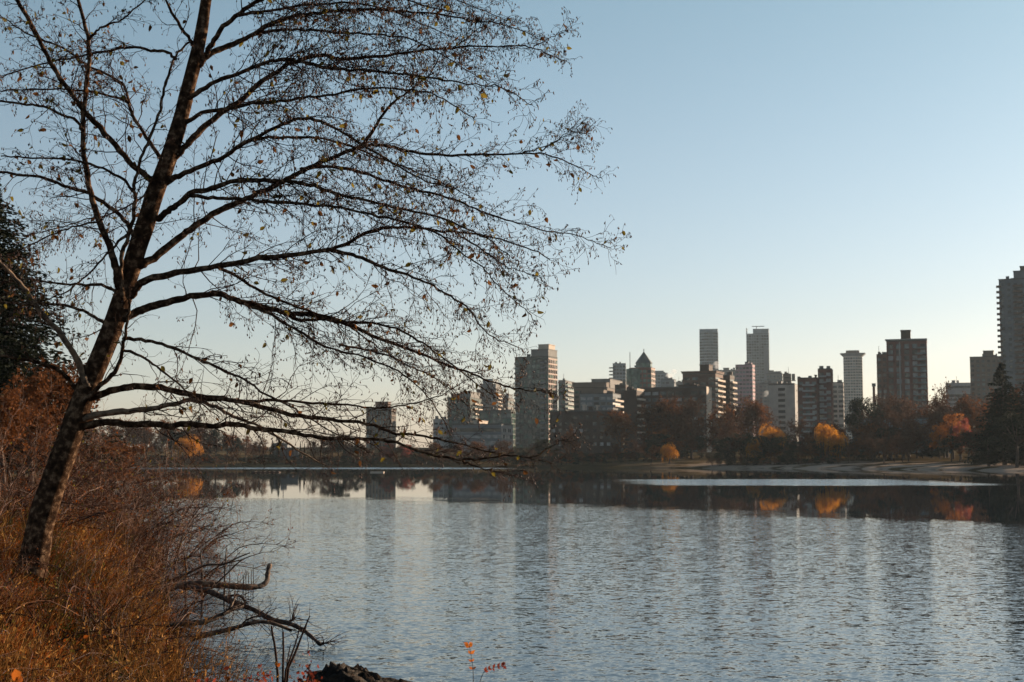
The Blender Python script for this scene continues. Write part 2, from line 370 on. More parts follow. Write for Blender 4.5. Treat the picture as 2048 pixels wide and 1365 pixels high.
# one sheet a little wider than the shoreline, so the bank rises out of it
gxw = np.linspace(-260, 240, 60); gyw = np.concatenate([np.linspace(-6, 40, 30), np.linspace(50, 520, 60)])
Xw, Yw = np.meshgrid(gxw, gyw); iw = np.arange(59)[None, :] + np.arange(89)[:, None] * 60
lake = mesh_obj('lake_water', np_mesh('lake_water', np.stack([Xw, Yw, Xw * 0], -1), np.stack([iw, iw + 1, iw + 61, iw + 60], -1).reshape(-1, 4), None, [m]))
tag(lake, kind='structure')
# ------------------------------------------------------------------ city buildings
def W(name, c, k=0.75, scale=0.25, rough=0.85, spec=0.3):
    c = tuple(x * 0.42 for x in c); return solid(name, tuple(x * k for x in c), c, scale, rough, 0, spec)
WM = dict(
    concrete=W('wall_concrete', (0.34, 0.33, 0.31)), green=W('wall_grey_green', (0.15, 0.19, 0.17)), brown=W('wall_brown_brick', (0.24, 0.13, 0.09)),
    brick=W('wall_red_brick', (0.30, 0.11, 0.08)), dark=W('wall_dark_brick', (0.11, 0.065, 0.048)), beige=W('wall_beige', (0.86, 0.76, 0.66)),
    sunlit_tint=W('wall_sunlit_tint', (0.92, 0.70, 0.60)), white=W('wall_white', (0.66, 0.66, 0.64)), pink=W('wall_pink', (0.78, 0.48, 0.52)), grey=W('wall_grey', (0.30, 0.34, 0.37)),  # pinkish flank wall carries the warm sunlight in its own tone
    taupe=W('wall_taupe', (0.25, 0.19, 0.15)), haze_grey=W('wall_haze_grey', (0.42, 0.50, 0.54)), cream=W('wall_cream', (1.0, 0.82, 0.66)),  # blue-grey of the far towers is lightened to paint in distance haze
    roofg=W('roof_grey', (0.16, 0.17, 0.17)), roofgreen=W('roof_green_metal', (0.11, 0.15, 0.14), 0.8, 1.0, 0.5))
GM = dict(dark=glass('glass_dark', (0.03, 0.034, 0.034)), sky=glass('glass_sky_tint', (0.10, 0.13, 0.135)), green=glass('glass_green', (0.06, 0.12, 0.10)),  # pale panes have reflected sky put into their base colour
    blind=solid('window_blinds', (0.14, 0.14, 0.135), (0.30, 0.30, 0.29), 0.5, 0.6), rail=glass('rail_glass', (0.13, 0.16, 0.16), 0.2))
UNIT = {}
def unitbox(mat):
    if mat.name not in UNIT:
        B = Boxes(); B.box(-.5, .5, -.5, .5, -.5, .5); UNIT[mat.name] = B.build('unit_' + mat.name, [mat])
    return UNIT[mat.name]
def part_box(name, mat, parent, cx, cy, cz, sx_, sy_, sz_, rz=0.0):
    o = mesh_obj(name, unitbox(mat), parent); o.location = (cx, cy, cz); o.scale = (sx_, sy_, sz_); o.rotation_euler = (0, 0, rz); return o

def inset(pl, t):
    n = len(pl); P = np.array(pl, float); out = []
    for i in range(n):
        a, b_, c_ = P[i - 1], P[i], P[(i + 1) % n]; d1 = (b_ - a) / np.linalg.norm(b_ - a); d2 = (c_ - b_) / np.linalg.norm(c_ - b_)
        n1 = np.array([-d1[1], d1[0]]); n2 = np.array([-d2[1], d2[0]]); m_ = n1 + n2; m_ /= np.linalg.norm(m_)
        out.append(tuple(b_ + m_ * t / max(.3, m_ @ n1)))
    return out
def building(name, label, px0, px1, pxr, vt, D, th=None, wall='concrete', panes=('dark',), fh=3.0, bw=3.6, sp=1.2, pier=0.7,
             styles=('grid', 'grid', 'grid', 'grid'), extras=(), balc=(), depth=16.0, cat='building', poly=None, roof=True, winfill=0.94, top_floors_skip=0, group=None, end=None, flank=None):
    """px0..px1: front face in the photo, px1..pxr: its right flank"""
    zt0 = at(px1, vt, D).z
    k = math.cos(PIT) + (zt0 * 0.55 - HC) / D * math.sin(PIT)
    t0, t1, t2 = ((p - 1024) / F * k for p in (px0, px1, pxr if pxr else px1))
    az = math.degrees(math.atan(t1))
    if th is None: th = az + 14
    if pxr is None: th = az + 1.0 if th == az + 14 else th
    a = R(th); Cx = t1 * D
    wd = (Cx - t0 * D) / (math.cos(a) + t0 * math.sin(a))
    dp = (t2 * D - Cx) / (math.sin(a) - t2 * math.cos(a)) if pxr else depth
    dp = max(4.0, min(dp, 60.0))
    base = g1(Cx, D) - 0.5
    H = zt0 - base
    root = empty(name, (Cx, D, base), -a, label, cat, group)
    pl = poly(wd, dp) if poly else [(-wd, 0), (0, 0), (0, dp), (-wd, dp)]
    wm = WM[wall]
    c = np.mean(pl, 0); core = inset(pl, 0.35)
    B = Boxes(); B.prism(core, 0, H - 0.35)
    nf = max(1, int(round((H - 1.2) / fh))); fhh = (H - 1.2) / nf
    n = len(pl); win = []
    for f in range(nf + 1):
        z = f * fhh
        B.prism(pl, max(z - sp * .35, 0), min(z + sp * .65, H - 0.36) if f < nf else H)
    for e in range(n):
        p, q = np.array(pl[e], float), np.array(pl[(e + 1) % n], float); L = np.linalg.norm(q - p)
        stl = styles[e % len(styles)]
        ang = math.atan2(q[1] - p[1], q[0] - p[0]); d = (q - p) / L; nrm = np.array([d[1], -d[0]])
        M4 = np.eye(4); M4[:2, 0] = d; M4[:2, 1] = -nrm; M4[:2, 3] = p
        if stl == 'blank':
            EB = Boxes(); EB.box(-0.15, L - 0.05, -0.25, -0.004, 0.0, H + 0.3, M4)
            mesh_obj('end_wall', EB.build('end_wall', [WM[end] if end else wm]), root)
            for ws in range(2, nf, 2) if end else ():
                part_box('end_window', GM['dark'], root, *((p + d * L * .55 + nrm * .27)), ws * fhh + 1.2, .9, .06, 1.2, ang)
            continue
        nb = max(1, int(round(L / bw))); bb = L / nb
        pw = pier if stl == 'grid' else 0.25
        for i in range(nb + 1):
            if stl == 'grid' or i in (0, nb):
                x = i * bb; B.box(max(x - pw / 2, 0.01), min(x + pw / 2, L - 0.01), 0.03, 0.34, 0.01, H - 0.37, M4)
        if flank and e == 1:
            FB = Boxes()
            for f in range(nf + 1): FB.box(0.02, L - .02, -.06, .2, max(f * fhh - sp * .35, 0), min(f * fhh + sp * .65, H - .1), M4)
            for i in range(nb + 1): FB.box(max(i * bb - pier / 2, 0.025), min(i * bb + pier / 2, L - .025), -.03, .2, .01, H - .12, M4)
            mesh_obj('flank_sun_tint', FB.build('flank_sun_tint', [WM[flank]]), root)  # lighter overlay on the right flank paints in the sun's side
        if e in (2, 3) and n == 4: continue
        for f in range(nf - top_floors_skip):
            z0, z1 = f * fhh + sp * .65, (f + 1) * fhh - sp * .35
            if stl == 'bands': win.append((e, f, [(0, L, z0, z1)], d, nrm, p, ang))
            else: win.append((e, f, [(i * bb + pw / 2 + .02, (i + 1) * bb - pw / 2 - .02, z0, z1) for i in range(nb)], d, nrm, p, ang))
    o = mesh_obj('wall', B.build('wall', [wm]), root)
    total = sum(len(wn[2]) for wn in win)
    for e, f, L_, d, nrm, p, ang in win:
        if base + (f + 1) * fhh < 8: continue
        if total <= 100:
            for (x0, x1, z0, z1) in L_:
                if random.random() > winfill: continue
                c = p + d * (x0 + x1) / 2 - nrm * 0.22
                part_box('window', GM[random.choice(panes)], root, c[0], c[1], (z0 + z1) / 2, x1 - x0, 0.12, z1 - z0 - 0.01, ang)
        else:
            M4 = np.eye(4); M4[:2, 0] = d; M4[:2, 1] = -nrm; M4[:2, 3] = p
            WB = Boxes(); me_m = []
            for (x0, x1, z0, z1) in L_:
                if x1 - x0 > 0.2:
                    WB.box(x0, x1, 0.16, 0.28, z0 + .005, z1 - .005, M4); me_m.append(random.choice(panes))
            if not me_m: continue
            mats = sorted(set(me_m)); me = WB.build('window_row', [GM[g_] for g_ in mats])
            me.polygons.foreach_set('material_index', np.repeat([mats.index(g_) for g_ in me_m], 6).astype(np.int32))
            mesh_obj('window_row', me, root)
    if roof:
        RB = Boxes(); RB.prism(pl, H + 0.002, H + 0.5, [tuple(np.mean(pl, 0) + (np.array(p) - np.mean(pl, 0)) * 1.02) for p in pl])
        mesh_obj('roof', RB.build('roof', [WM['roofg'] if wall != 'white' else wm]), root)
    rr = random.Random(int(px0 * 7 + vt))
    for k_ in range(rr.randint(2, 5)):
        hx, hy = rr.uniform(.12, .85), rr.uniform(.15, .5); sz = rr.uniform(.8, 2.2) * (1 if D < 1100 else 1.5); hh = rr.uniform(.7, 2.0) * (1 if D < 1100 else 1.4)
        part_box('roof_unit', WM[rr.choice(['roofg', wall, 'concrete'])], root, -wd * hx, dp * hy + 1, H + .51 + hh / 2, sz, sz, hh)
    if rr.random() < .45: part_box('antenna', WM['roofg'], root, -wd * rr.uniform(.3, .8), dp * .4, H + 3.0, .22, .22, 5.0)
    # rooftop volumes: (name, f0, f1 along the front, y0, y1 along the depth, photo row of its top, wall)
    for ex in extras:
        nm, f0, f1, y0, y1, v, wl = ex
        zt = at(px0 + (px1 - px0) * (f0 + f1) / 2, v, D + dp * (y0 + y1) / 2).z - base
        XB = Boxes(); XB.box(-wd * (1 - f0), -wd * (1 - f1), dp * y0, dp * y1, H + 0.51, zt)
        zz = H + 0.51 + 2.0
        XB.box(-wd * (1 - f0) - .25, -wd * (1 - f1) + .25, dp * y0 - .25, dp * y1 + .25, zt + 0.002, zt + 0.35)
        mesh_obj(nm, XB.build(nm, [WM[wl]]), root)
    # balconies: (edge, first fraction, last fraction, depth out, rail material, every nth floor, first floor)
    for (e, f0, f1, out, rail, step) in balc:
        p, q = np.array(pl[e], float), np.array(pl[(e + 1) % n], float); L = np.linalg.norm(q - p)
        ang = math.atan2(q[1] - p[1], q[0] - p[0])
        BB = Boxes(); l = (f1 - f0) * L
        BB.box(0, l, -out, -0.004, 0, 0.22)
        bme = BB.build('balcony', [wm]); RB = Boxes()
        RB.box(0, l, -out - .01, -out + .09, 0.225, 1.15); RB.box(0.001, .09, -out + .1, -0.01, 0.225, 1.15); RB.box(l - .09, l - .001, -out + .1, -0.01, .225, 1.15)
        rme = RB.build('railing', [WM[rail] if rail in WM else GM[rail]])
        for f in range(1, nf, step):
            if base + f * fhh < 8: continue
            bo = mesh_obj('balcony', bme, root); pp = p + (q - p) * f0
            bo.location = (pp[0], pp[1], f * fhh + 0.02); bo.rotation_euler = (0, 0, ang)
            mesh_obj('railing', rme, bo)
    root['_H'] = H; root['_w'] = wd; root['_d'] = dp
    return root

G4, BD, BL = 'grid', 'bands', 'blank'
# far left tower behind the branches
building('apartment_tower', 'lone grey-brown tower with pale vertical stripes, far left end of the skyline', 732, 783, 792, 818, 900, None, 'taupe', ('dark', 'sky'), 3.0, 2.2, .7, 1.0, (G4, G4, G4, G4), [('penthouse', .32, .82, .2, .8, 805, 'brown')])
# stepped glass group left of the tall tower
building('apartment_tower', 'stepped green-glass tower with sunlit balconies on its right flank, left of the tallest lakeside tower', 895, 940, 963, 796, 880, None, 'green', ('green', 'dark', 'sky'), 3.0, 3.0, .9, .35, (G4, BD, G4, G4), [('penthouse', .1, .45, .1, .9, 790, 'green'), ('penthouse', .5, .98, .1, .9, 786, 'concrete')], [(1, .25, .9, 1.5, 'cream', 1)])
building('apartment_tower', 'pale hazy tower with banded front rising behind the stepped green-glass tower', 953, 992, 1006, 780, 1150, None, 'concrete', ('sky', 'dark'), 3.0, 3, 1.5, .5, (BD, BD, G4, G4), [('penthouse', .28, .8, .1, .9, 760, 'haze_grey'), ('upper_storeys', .15, .95, .1, .9, 770, 'concrete')], [(1, .1, .9, 1.4, 'cream', 1)])
building('apartment_block', 'small pale block with sunlit end squeezed between the hazy tower and the tallest lakeside tower', 1005, 1016, 1029, 797, 1000, None, 'concrete', ('dark', 'sky'), 3, 3, 1.3, .6, (BD, BD, G4, G4), [('penthouse', .3, .9, .2, .8, 790, 'grey')])
building('apartment_block', 'low pale white block at the left foot of the stepped green-glass tower', 866, 888, 897, 840, 860, None, 'white', ('sky', 'dark'), 3.0, 3.5, 1.6, 1.0, (G4, G4, G4, G4), [])
building('glass_block', 'low green-glass building below the hazy pale tower, seen through branches', 958, 1022, 1031, 822, 800, None, 'green', ('green', 'sky'), 3.2, 2.6, .6, .3, (G4, G4, G4, G4), [])
building('apartment_block', 'low grey block with sunlit end wall in front of the low green-glass building', 905, 1003, 1026, 850, 700, None, 'grey', ('dark', 'blind'), 3, 3.4, 1.4, .9, (BD, G4, G4, G4), [('stair_head', .4, .52, .1, .8, 843, 'cream')])
# the tall lakeside tower
building('residential_tower', 'tall grey-green glass tower with stepped top and sunlit right flank, behind the branch tips', 1030, 1097, 1115, 714, 850, 24, 'green', ('dark', 'green', 'dark', 'dark', 'green'), 3.0, 2.9, .8, .5, (G4, G4, G4, G4),
         [('upper_storeys', .48, .995, .01, .99, 701, 'concrete'), ('penthouse', .66, .97, .15, .85, 691, 'cream')], [(0, .0, .16, 1.3, 'rail', 1), (0, .78, .92, 1.2, 'grey', 1)], flank='sunlit_tint')
building('apartment_block', 'pale block with curved white balconies just right of the tall stepped tower', 1117, 1131, 1149, 762, 980, None, 'concrete', ('sky', 'green'), 3, 3.2, 1.0, .4, (G4, BD, G4, G4), [], [(1, .0, .95, 1.8, 'white', 1)])
building('terraced_block', 'brown-grey terraced block with wide overhanging roof slab, right of the curved-balcony block', 1148, 1213, 1250, 776, 900, None, 'taupe', ('dark', 'dark', 'green'), 3.1, 3.4, 1.3, .7, (G4, BD, G4, G4), [('overhanging_roof', -.04, .98, -.02, .6, 768, 'taupe'), ('penthouse', .42, 1.0, .2, .9, 762, 'concrete')], [(1, .1, .9, 1.6, 'cream', 1)])
building('terraced_block', 'grey stepped block with sunlit corner terraces in front of the overhanging-roof block', 1160, 1226, 1252, 788, 800, None, 'grey', ('dark', 'blind'), 3, 3.6, 1.3, .9, (G4, BD, G4, G4), [('upper_storeys', .0, .68, .1, .9, 783, 'taupe')], [(1, .0, .95, 1.5, 'cream', 1)])
building('apartment_block', 'long low dark flat-roofed block right of the tall stepped tower base', 1100, 1238, 1246, 823, 640, 12, 'dark', ('dark', 'dark', 'dark', 'dark', 'dark', 'sky', 'dark', 'blind'), 3.0, 3.2, 1.5, 1.5, (G4, G4, G4, G4),
         [('chimney', .46, .50, .2, .5, 811, 'cream'), ('stair_head', .55, .6, .2, .5, 815, 'dark'), ('chimney', .66, .69, .2, .5, 812, 'cream')])
building('office_tower', 'slim grey tower with side balconies standing left of the pointed-roof tower', 1226, 1252, None, 728, 1300, None, 'haze_grey', ('dark', 'sky'), 3.2, 3, 1.3, .6, (G4, G4, G4, G4), [], [(0, -.28, .0, 2.0, 'concrete', 1)], 18)
building('apartment_block', 'small dark block with sunlit right edge below the slim grey tower', 1230, 1252, 1257, 771, 820, None, 'dark', ('dark',), 3, 3, 1.4, 1, (G4, G4, G4, G4))
# tower with pointed roof
rt = building('spired_tower', 'brick and green-glass tower with steep pyramid roof and finial above the skyline', 1259, 1303, 1311, 735, 900, None, 'brick', ('green', 'dark', 'green'), 3.0, 3.0, 1.0, .7, (G4, G4, G4, G4), [], [], roof=False, flank='sunlit_tint')
wd, dp, H = rt['_w'], rt['_d'], rt['_H']; base = rt.location.z
def octo(cx, cy, r): return [(cx + r * math.cos(R(22.5 + 45 * i)), cy + r * math.sin(R(22.5 + 45 * i))) for i in range(8)]
zc = at(1284, 727, 905).z - base; za = at(1284, 703, 905).z - base; zf = at(1284, 698, 905).z - base
B = Boxes(); B.prism(octo(-wd * .42, dp * .5, wd * .36), H + .01, zc); mesh_obj('lantern', B.build('lantern', [GM['green']]), rt)
B = Boxes(); B.prism(octo(-wd * .42, dp * .5, wd * .40), zc + .01, za, octo(-wd * .42, dp * .5, .12)); mesh_obj('spire_roof', B.build('spire_roof', [WM['roofgreen']]), rt)
B = Boxes(); B.prism(octo(-wd * .42, dp * .5, .25), za + .01, zf); mesh_obj('finial', B.build('finial', [WM['roofg']]), rt)
B = Boxes(); B.prism(octo(-wd * .98, 1.0, 0.2), H * .75, H + 10); mesh_obj('mast', B.build('mast', [WM['roofg']]), rt)
gb = Boxes(); gb.prism([(-wd * 1.12, .5), (-wd * 1.02, -.9), (-wd * .85, -1.3), (-wd * .62, -1.3), (-wd * .5, -.5), (-wd * .5, .2), (-wd * 1.12, .6), (-wd * 1.15, .55)], 0, H - 0.7)
mesh_obj('glass_bay', gb.build('glass_bay', [GM['green']]), rt)
building('apartment_tower', 'narrow dark slab with glittering sunlit balconies stacked on its right flank', 1249, 1274, 1288, 783, 650, None, 'dark', ('dark',), 3.0, 2.5, 1.4, 1.2, (BL, G4, G4, G4), [('parapet', .9, 1.0, .0, 1.0, 780, 'cream')], [(1, .03, .97, 1.2, 'cream', 1)])
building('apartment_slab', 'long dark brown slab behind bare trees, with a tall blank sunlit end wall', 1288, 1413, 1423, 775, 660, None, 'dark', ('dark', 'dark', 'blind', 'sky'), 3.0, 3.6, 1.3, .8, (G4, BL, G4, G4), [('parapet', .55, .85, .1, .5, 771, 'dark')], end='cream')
_e = building('apartment_tower', 'brown brick tower with flat overhanging roof and rooftop stack, behind the long dark slab', 1366, 1432, 1447, 748, 780, None, 'brown', ('dark', 'dark', 'sky'), 3.0, 4.2, 1.3, 1.5, (G4, BD, G4, G4), [('penthouse', .5, .78, .1, .6, 731, 'dark'), ('overhanging_roof', -.03, 1.03, -.03, 1.03, 745, 'brown')], [(1, .0, 1., 1.4, 'cream', 1)])
building('apartment_tower', 'dark tower with ladder of sunlit balconies at its right corner, beside the overhanging-roof brick tower', 1447, 1461, 1470, 752, 800, None, 'dark', ('dark',), 3.0, 3, 1.3, 1.2, (G4, BD, G4, G4), [], [(1, .0, 1., 1.6, 'cream', 1)])
# far hazy things
building('distant_block', 'faint grey block behind the spired tower on its right', 1308, 1336, None, 747, 1500, None, 'haze_grey', ('sky',), 3.5, 4, 1.4, 1, extras=[('penthouse', .1, .7, .2, .8, 743, 'haze_grey')])
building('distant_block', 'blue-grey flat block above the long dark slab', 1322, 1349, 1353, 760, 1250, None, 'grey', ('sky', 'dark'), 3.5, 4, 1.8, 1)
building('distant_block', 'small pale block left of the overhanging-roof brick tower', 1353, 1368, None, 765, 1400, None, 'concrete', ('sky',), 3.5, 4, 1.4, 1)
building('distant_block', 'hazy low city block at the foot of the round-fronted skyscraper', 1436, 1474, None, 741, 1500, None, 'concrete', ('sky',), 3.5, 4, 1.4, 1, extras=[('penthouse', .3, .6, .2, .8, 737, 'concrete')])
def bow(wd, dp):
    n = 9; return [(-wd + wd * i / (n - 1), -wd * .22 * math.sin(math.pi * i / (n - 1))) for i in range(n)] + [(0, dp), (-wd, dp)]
building('skyscraper', 'far hazy skyscraper with rounded ribbed front and flat top', 1400, 1437, None, 663, 1650, None, 'haze_grey', ('dark', 'sky'), 3.4, 3, 1.4, .5, (BD,), [('crown', .0, .98, .2, .9, 660, 'haze_grey')], depth=22, poly=bow, roof=False)
tw = building('skyscraper', 'far hazy skyscraper of grey glass with notched corners, topped by a crane', 1494, 1539, None, 668, 1750, None, 'haze_grey', ('sky', 'dark', 'sky'), 3.4, 3.2, .9, .5, (G4, G4, G4, G4), [('parapet_fin', .0, .03, .0, .6, 658, 'haze_grey'), ('upper_storeys', .3, 1.0, .05, .9, 660, 'haze_grey')], depth=26)
B = Boxes(); wd, H = tw['_w'], tw['_H']
B.box(-wd * .56, -wd * .53, 6, 6.8, H + .6, H + 9.5); mesh_obj('crane_mast', B.build('crane_mast', [WM['roofg']]), tw)
B = Boxes(); B.box(-wd * .75, -wd * .2, 6, 6.7, H + 9.52, H + 10.4); mesh_obj('crane_jib', B.build('crane_jib', [WM['roofg']]), tw)
B = Boxes(); B.prism([(-wd * .42, -1.2), (-wd * .39, -1.2), (-wd * .39, 0), (-wd * .42, 0)], 0, H - 8); B.prism([(-wd * .24, -1.6), (-wd * .02, -1.6), (-wd * .02, -.01), (-wd * .24, -.01)], 0, H - 16)
mesh_obj('facade_fin', B.build('facade_fin', [WM['grey']]), tw)
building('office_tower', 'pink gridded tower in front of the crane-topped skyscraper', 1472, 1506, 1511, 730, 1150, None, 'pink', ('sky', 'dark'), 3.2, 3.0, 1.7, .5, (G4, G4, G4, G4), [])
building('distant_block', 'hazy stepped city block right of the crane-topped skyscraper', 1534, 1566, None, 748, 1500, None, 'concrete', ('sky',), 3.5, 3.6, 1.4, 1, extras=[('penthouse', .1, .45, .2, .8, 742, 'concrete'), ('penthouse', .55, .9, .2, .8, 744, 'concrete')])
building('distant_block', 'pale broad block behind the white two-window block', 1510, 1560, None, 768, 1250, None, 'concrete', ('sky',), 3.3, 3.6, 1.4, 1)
building('apartment_tower', 'slim taupe shaft rising behind the white two-window block', 1567, 1583, None, 749, 1000, None, 'taupe', ('dark',), 3.0, 4, 2.0, 1.6, extras=[('stair_head', 1.1, 1.5, .2, .8, 762, 'concrete')])
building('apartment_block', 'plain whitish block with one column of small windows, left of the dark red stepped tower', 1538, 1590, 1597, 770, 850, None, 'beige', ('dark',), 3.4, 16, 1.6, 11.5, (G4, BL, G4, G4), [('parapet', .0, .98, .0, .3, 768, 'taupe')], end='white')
building('apartment_tower', 'dark red-brown stepped tower with white-framed balconies, right of the whitish block', 1596, 1636, None, 757, 720, 15, 'brick', ('blind', 'dark', 'sky'), 3.0, 3.0, 1.3, 1.2, (G4, G4, G4, G4), [('chimney', .86, .93, .1, .5, 752, 'brick'), ('chimney', .02, .1, .1, .5, 755, 'brick')], [(0, .25, .85, 1.3, 'white', 1)], 16)
building('apartment_tower', 'tall plain brick upper part with windows at the right of the stepped red-brown tower', 1637, 1665, None, 739, 722, 15, 'brick', ('blind', 'dark'), 3.0, 3.2, 1.3, 1.2, (G4, G4, G4, G4), [], [(0, .1, .6, 1.3, 'white', 1)], 16)
building('apartment_block', 'beige and brown striped block between the red-brown tower and the flared lattice tower', 1665, 1688, None, 766, 900, None, 'beige', ('dark', 'sky'), 3.0, 3.8, 1.4, .9, extras=[])
def hexp(wd, dp): return [(-wd, 3), (-wd * .78, 0), (-wd * .22, 0), (0, 3), (0, dp), (-wd, dp)]
lt = building('hotel_tower', 'pale beige lattice tower with wide flared cap, standing alone against the sky', 1688, 1726, None, 712, 1500, None, 'beige', ('dark', 'sky'), 3.0, 2.5, 1.3, .8, (G4,), [], depth=20, poly=hexp, roof=False)
wd, H = lt['_w'], lt['_H']
B = Boxes(); B.prism(hexp(wd, 20), H + .01, H + 3.2, [(-wd * 1.18, 2), (-wd * .8, -2), (-wd * .2, -2), (wd * .18, 2), (wd * .18, 23), (-wd * 1.18, 23)]); mesh_obj('flared_cap', B.build('flared_cap', [WM['grey']]), lt)
B = Boxes(); B.prism([(-wd * .85, 2), (-wd * .7, 0), (-wd * .3, 0), (-wd * .15, 2), (-wd * .15, 17), (-wd * .85, 17)], H + 3.22, H + 6); mesh_obj('revolving_storey', B.build('revolving_storey', [WM['taupe']]), lt)
building('apartment_tower', 'narrow brown wing at the left side of the big brick tower with pale fascia', 1755, 1776, None, 710, 800, None, 'brown', ('dark', 'sky', 'dark'), 3.0, 3.3, 1.2, 1.0)
bt = building('brick_tower', 'big red-brick tower with pale roof fascia, a vertical pale stripe and glazed balconies at right', 1775, 1856, None, 682, 740, 16.6, 'brick', ('dark', 'sky', 'blind', 'dark'), 3.0, 4.3, .7, 1.6, (G4, G4, G4, G4), [('penthouse', .36, .6, .2, .6, 662, 'dark'), ('roof_fascia', -.02, 1.0, -.02, .3, 679.5, 'white')], [(0, .70, .985, 1.2, 'rail', 1)], 20)
B = Boxes(); wd, H = bt['_w'], bt['_H']; B.box(-wd * .69, -wd * .66, -.5, -.004, 0, H - .4); mesh_obj('vertical_stripe', B.build('vertical_stripe', [WM['white']]), bt)
building('apartment_block', 'pale banded block low on the skyline, left of the square taupe tower', 1893, 1943, None, 767, 1000, None, 'white', ('dark', 'sky'), 3.0, 3.5, 1.2, .6, (BD, BD, G4, G4), [('stair_head', .25, .38, .2, .6, 762, 'grey')])
building('apartment_tower', 'square taupe tower with small rooftop box, left of the tall right-edge tower', 1942, 2006, None, 714, 900, None, 'taupe', ('dark', 'dark', 'sky', 'dark'), 2.9, 3.4, 1.3, 1.4, extras=[('penthouse', .42, .74, .2, .8, 703, 'taupe')])
building('residential_tower', 'tallest grey tower cut by the right edge of the picture, balconies down its front', 2002, 2110, None, 556, 700, 22, 'grey', ('dark', 'sky', 'dark'), 2.8, 3.3, 1.4, 1.6, (G4, G4, G4, G4), [('upper_storeys', .28, 1.0, .02, .98, 546, 'grey'), ('penthouse', .4, .9, .2, .8, 535, 'taupe')],
         [(0, .26, .44, 1.1, 'brown', 1), (0, -.05, .04, 1.2, 'brown', 1), (0, .72, .9, 1.1, 'brown', 1)], 24)
building('apartment_block', 'low pale grey block half hidden behind trees below the big brick tower', 1705, 1905, None, 838, 520, None, 'grey', ('dark',), 3.2, 4.6, 1.7, 2.4, (G4, G4, G4, G4), [])
building('chimney_stack', 'thin brick chimney between the lattice tower and the big brick tower', 1747.5, 1750.5, None, 775, 700, None, 'brick', ('dark',), 30, 5, 1.0, .3, (BL, BL, BL, BL), cat='chimney', depth=1.2)
building('pavilion', 'low white flat-roofed pavilion on the far left shore between small conifers', 541, 597, None, 899, 520, None, 'grey', ('dark', 'sky'), 3.6, 2.5, .7, .3, (G4, G4, G4, G4), [('roof_fascia', -.04, 1.0, -.1, 1.0, 897.5, 'white')], cat='pavilion', depth=8)

# ------------------------------------------------------------------ far trees
def crown_bare(name, seed, mat, spread=1.0, dens=1.0, leaf=0.0):
    """unit tree 10 m tall: trunk mesh and crown mesh"""
    global rng
    keep = rng; rng = np.random.default_rng(seed)
    tr = Tubes(); cr = Tubes(); tips = []
    T = grow((0, 0, -.6), (0, 0, 1), 8.0, 8, 0.12); tr.add(T, np.linspace(.24, .05, 8), 6)
    for i in range(int(13 * dens)):
        f = rng.uniform(.22, .97); k = int(f * 7); p = T[k] + (T[min(k + 1, 7)] - T[k]) * (f * 7 - k)
        a = i * 2.4 + rng.uniform(-.4, .4); el = rng.uniform(.35, 1.1) + f * .25
        d = np.array([math.cos(a) * math.cos(el) * spread, math.sin(a) * math.cos(el) * spread, math.sin(el)])
        L = rng.uniform(3.0, 4.6) * (1.15 - f * .55)
        A = grow(p, d, L, 6, .35, (0, 0, .3)); cr.add(A, np.linspace(.09, .02, 6), 4)
        for j in range(int(9 * dens)):
            q = rng.uniform(.2, 1); kk = min(int(q * 5), 4); pp = A[kk] + (A[kk + 1] - A[kk]) * (q * 5 - kk)
            Bp = grow(pp, side_dir(unit(A[kk + 1] - A[kk]), rng.uniform(.4, 1.0), 1.0), rng.uniform(.9, 1.9), 5, .5, (0, 0, .1)); cr.add(Bp, np.linspace(.035, .012, 5), 3)
            for l in range(int(9 * dens)):
                q2 = rng.integers(1, 5); e = grow(Bp[q2], side_dir(unit(Bp[q2] - Bp[q2 - 1]), rng.uniform(.4, 1.1), 1.0), rng.uniform(.35, .9), 3, .4)
                cr.add(e, (.02, .016, .008), 3); tips.append(e[2]); tips.append(e[1])
    tips = np.array(tips); me_t = tr.build(name + '_trunk', M['barkfar'])
    V, Q = cr.arrays(); n = len(tips); s = int(n * leaf)
    mats = [mat]
    if s:
        idx = rng.choice(n, s); C = tips[idx] + rng.normal(0, .12, (s, 3)); L = rng.uniform(.1, .22, s)[:, None]
        d = rng.normal(0, 1, (s, 3)); d /= np.linalg.norm(d, axis=1, keepdims=True); sd_ = np.cross(d, rng.normal(0, 1, (s, 3))); sd_ /= np.linalg.norm(sd_, axis=1, keepdims=True)
        V2 = np.stack([C - d * L, C + sd_ * L * .7, C + d * L, C - sd_ * L * .7], 1).reshape(-1, 3)
        Q = np.concatenate([Q, np.arange(s * 4).reshape(-1, 4) + len(V)]); V = np.concatenate([V, V2])
    me_c = np_mesh(name + '_crown', V, Q, None, mats)
    rng = keep
    return me_t, me_c
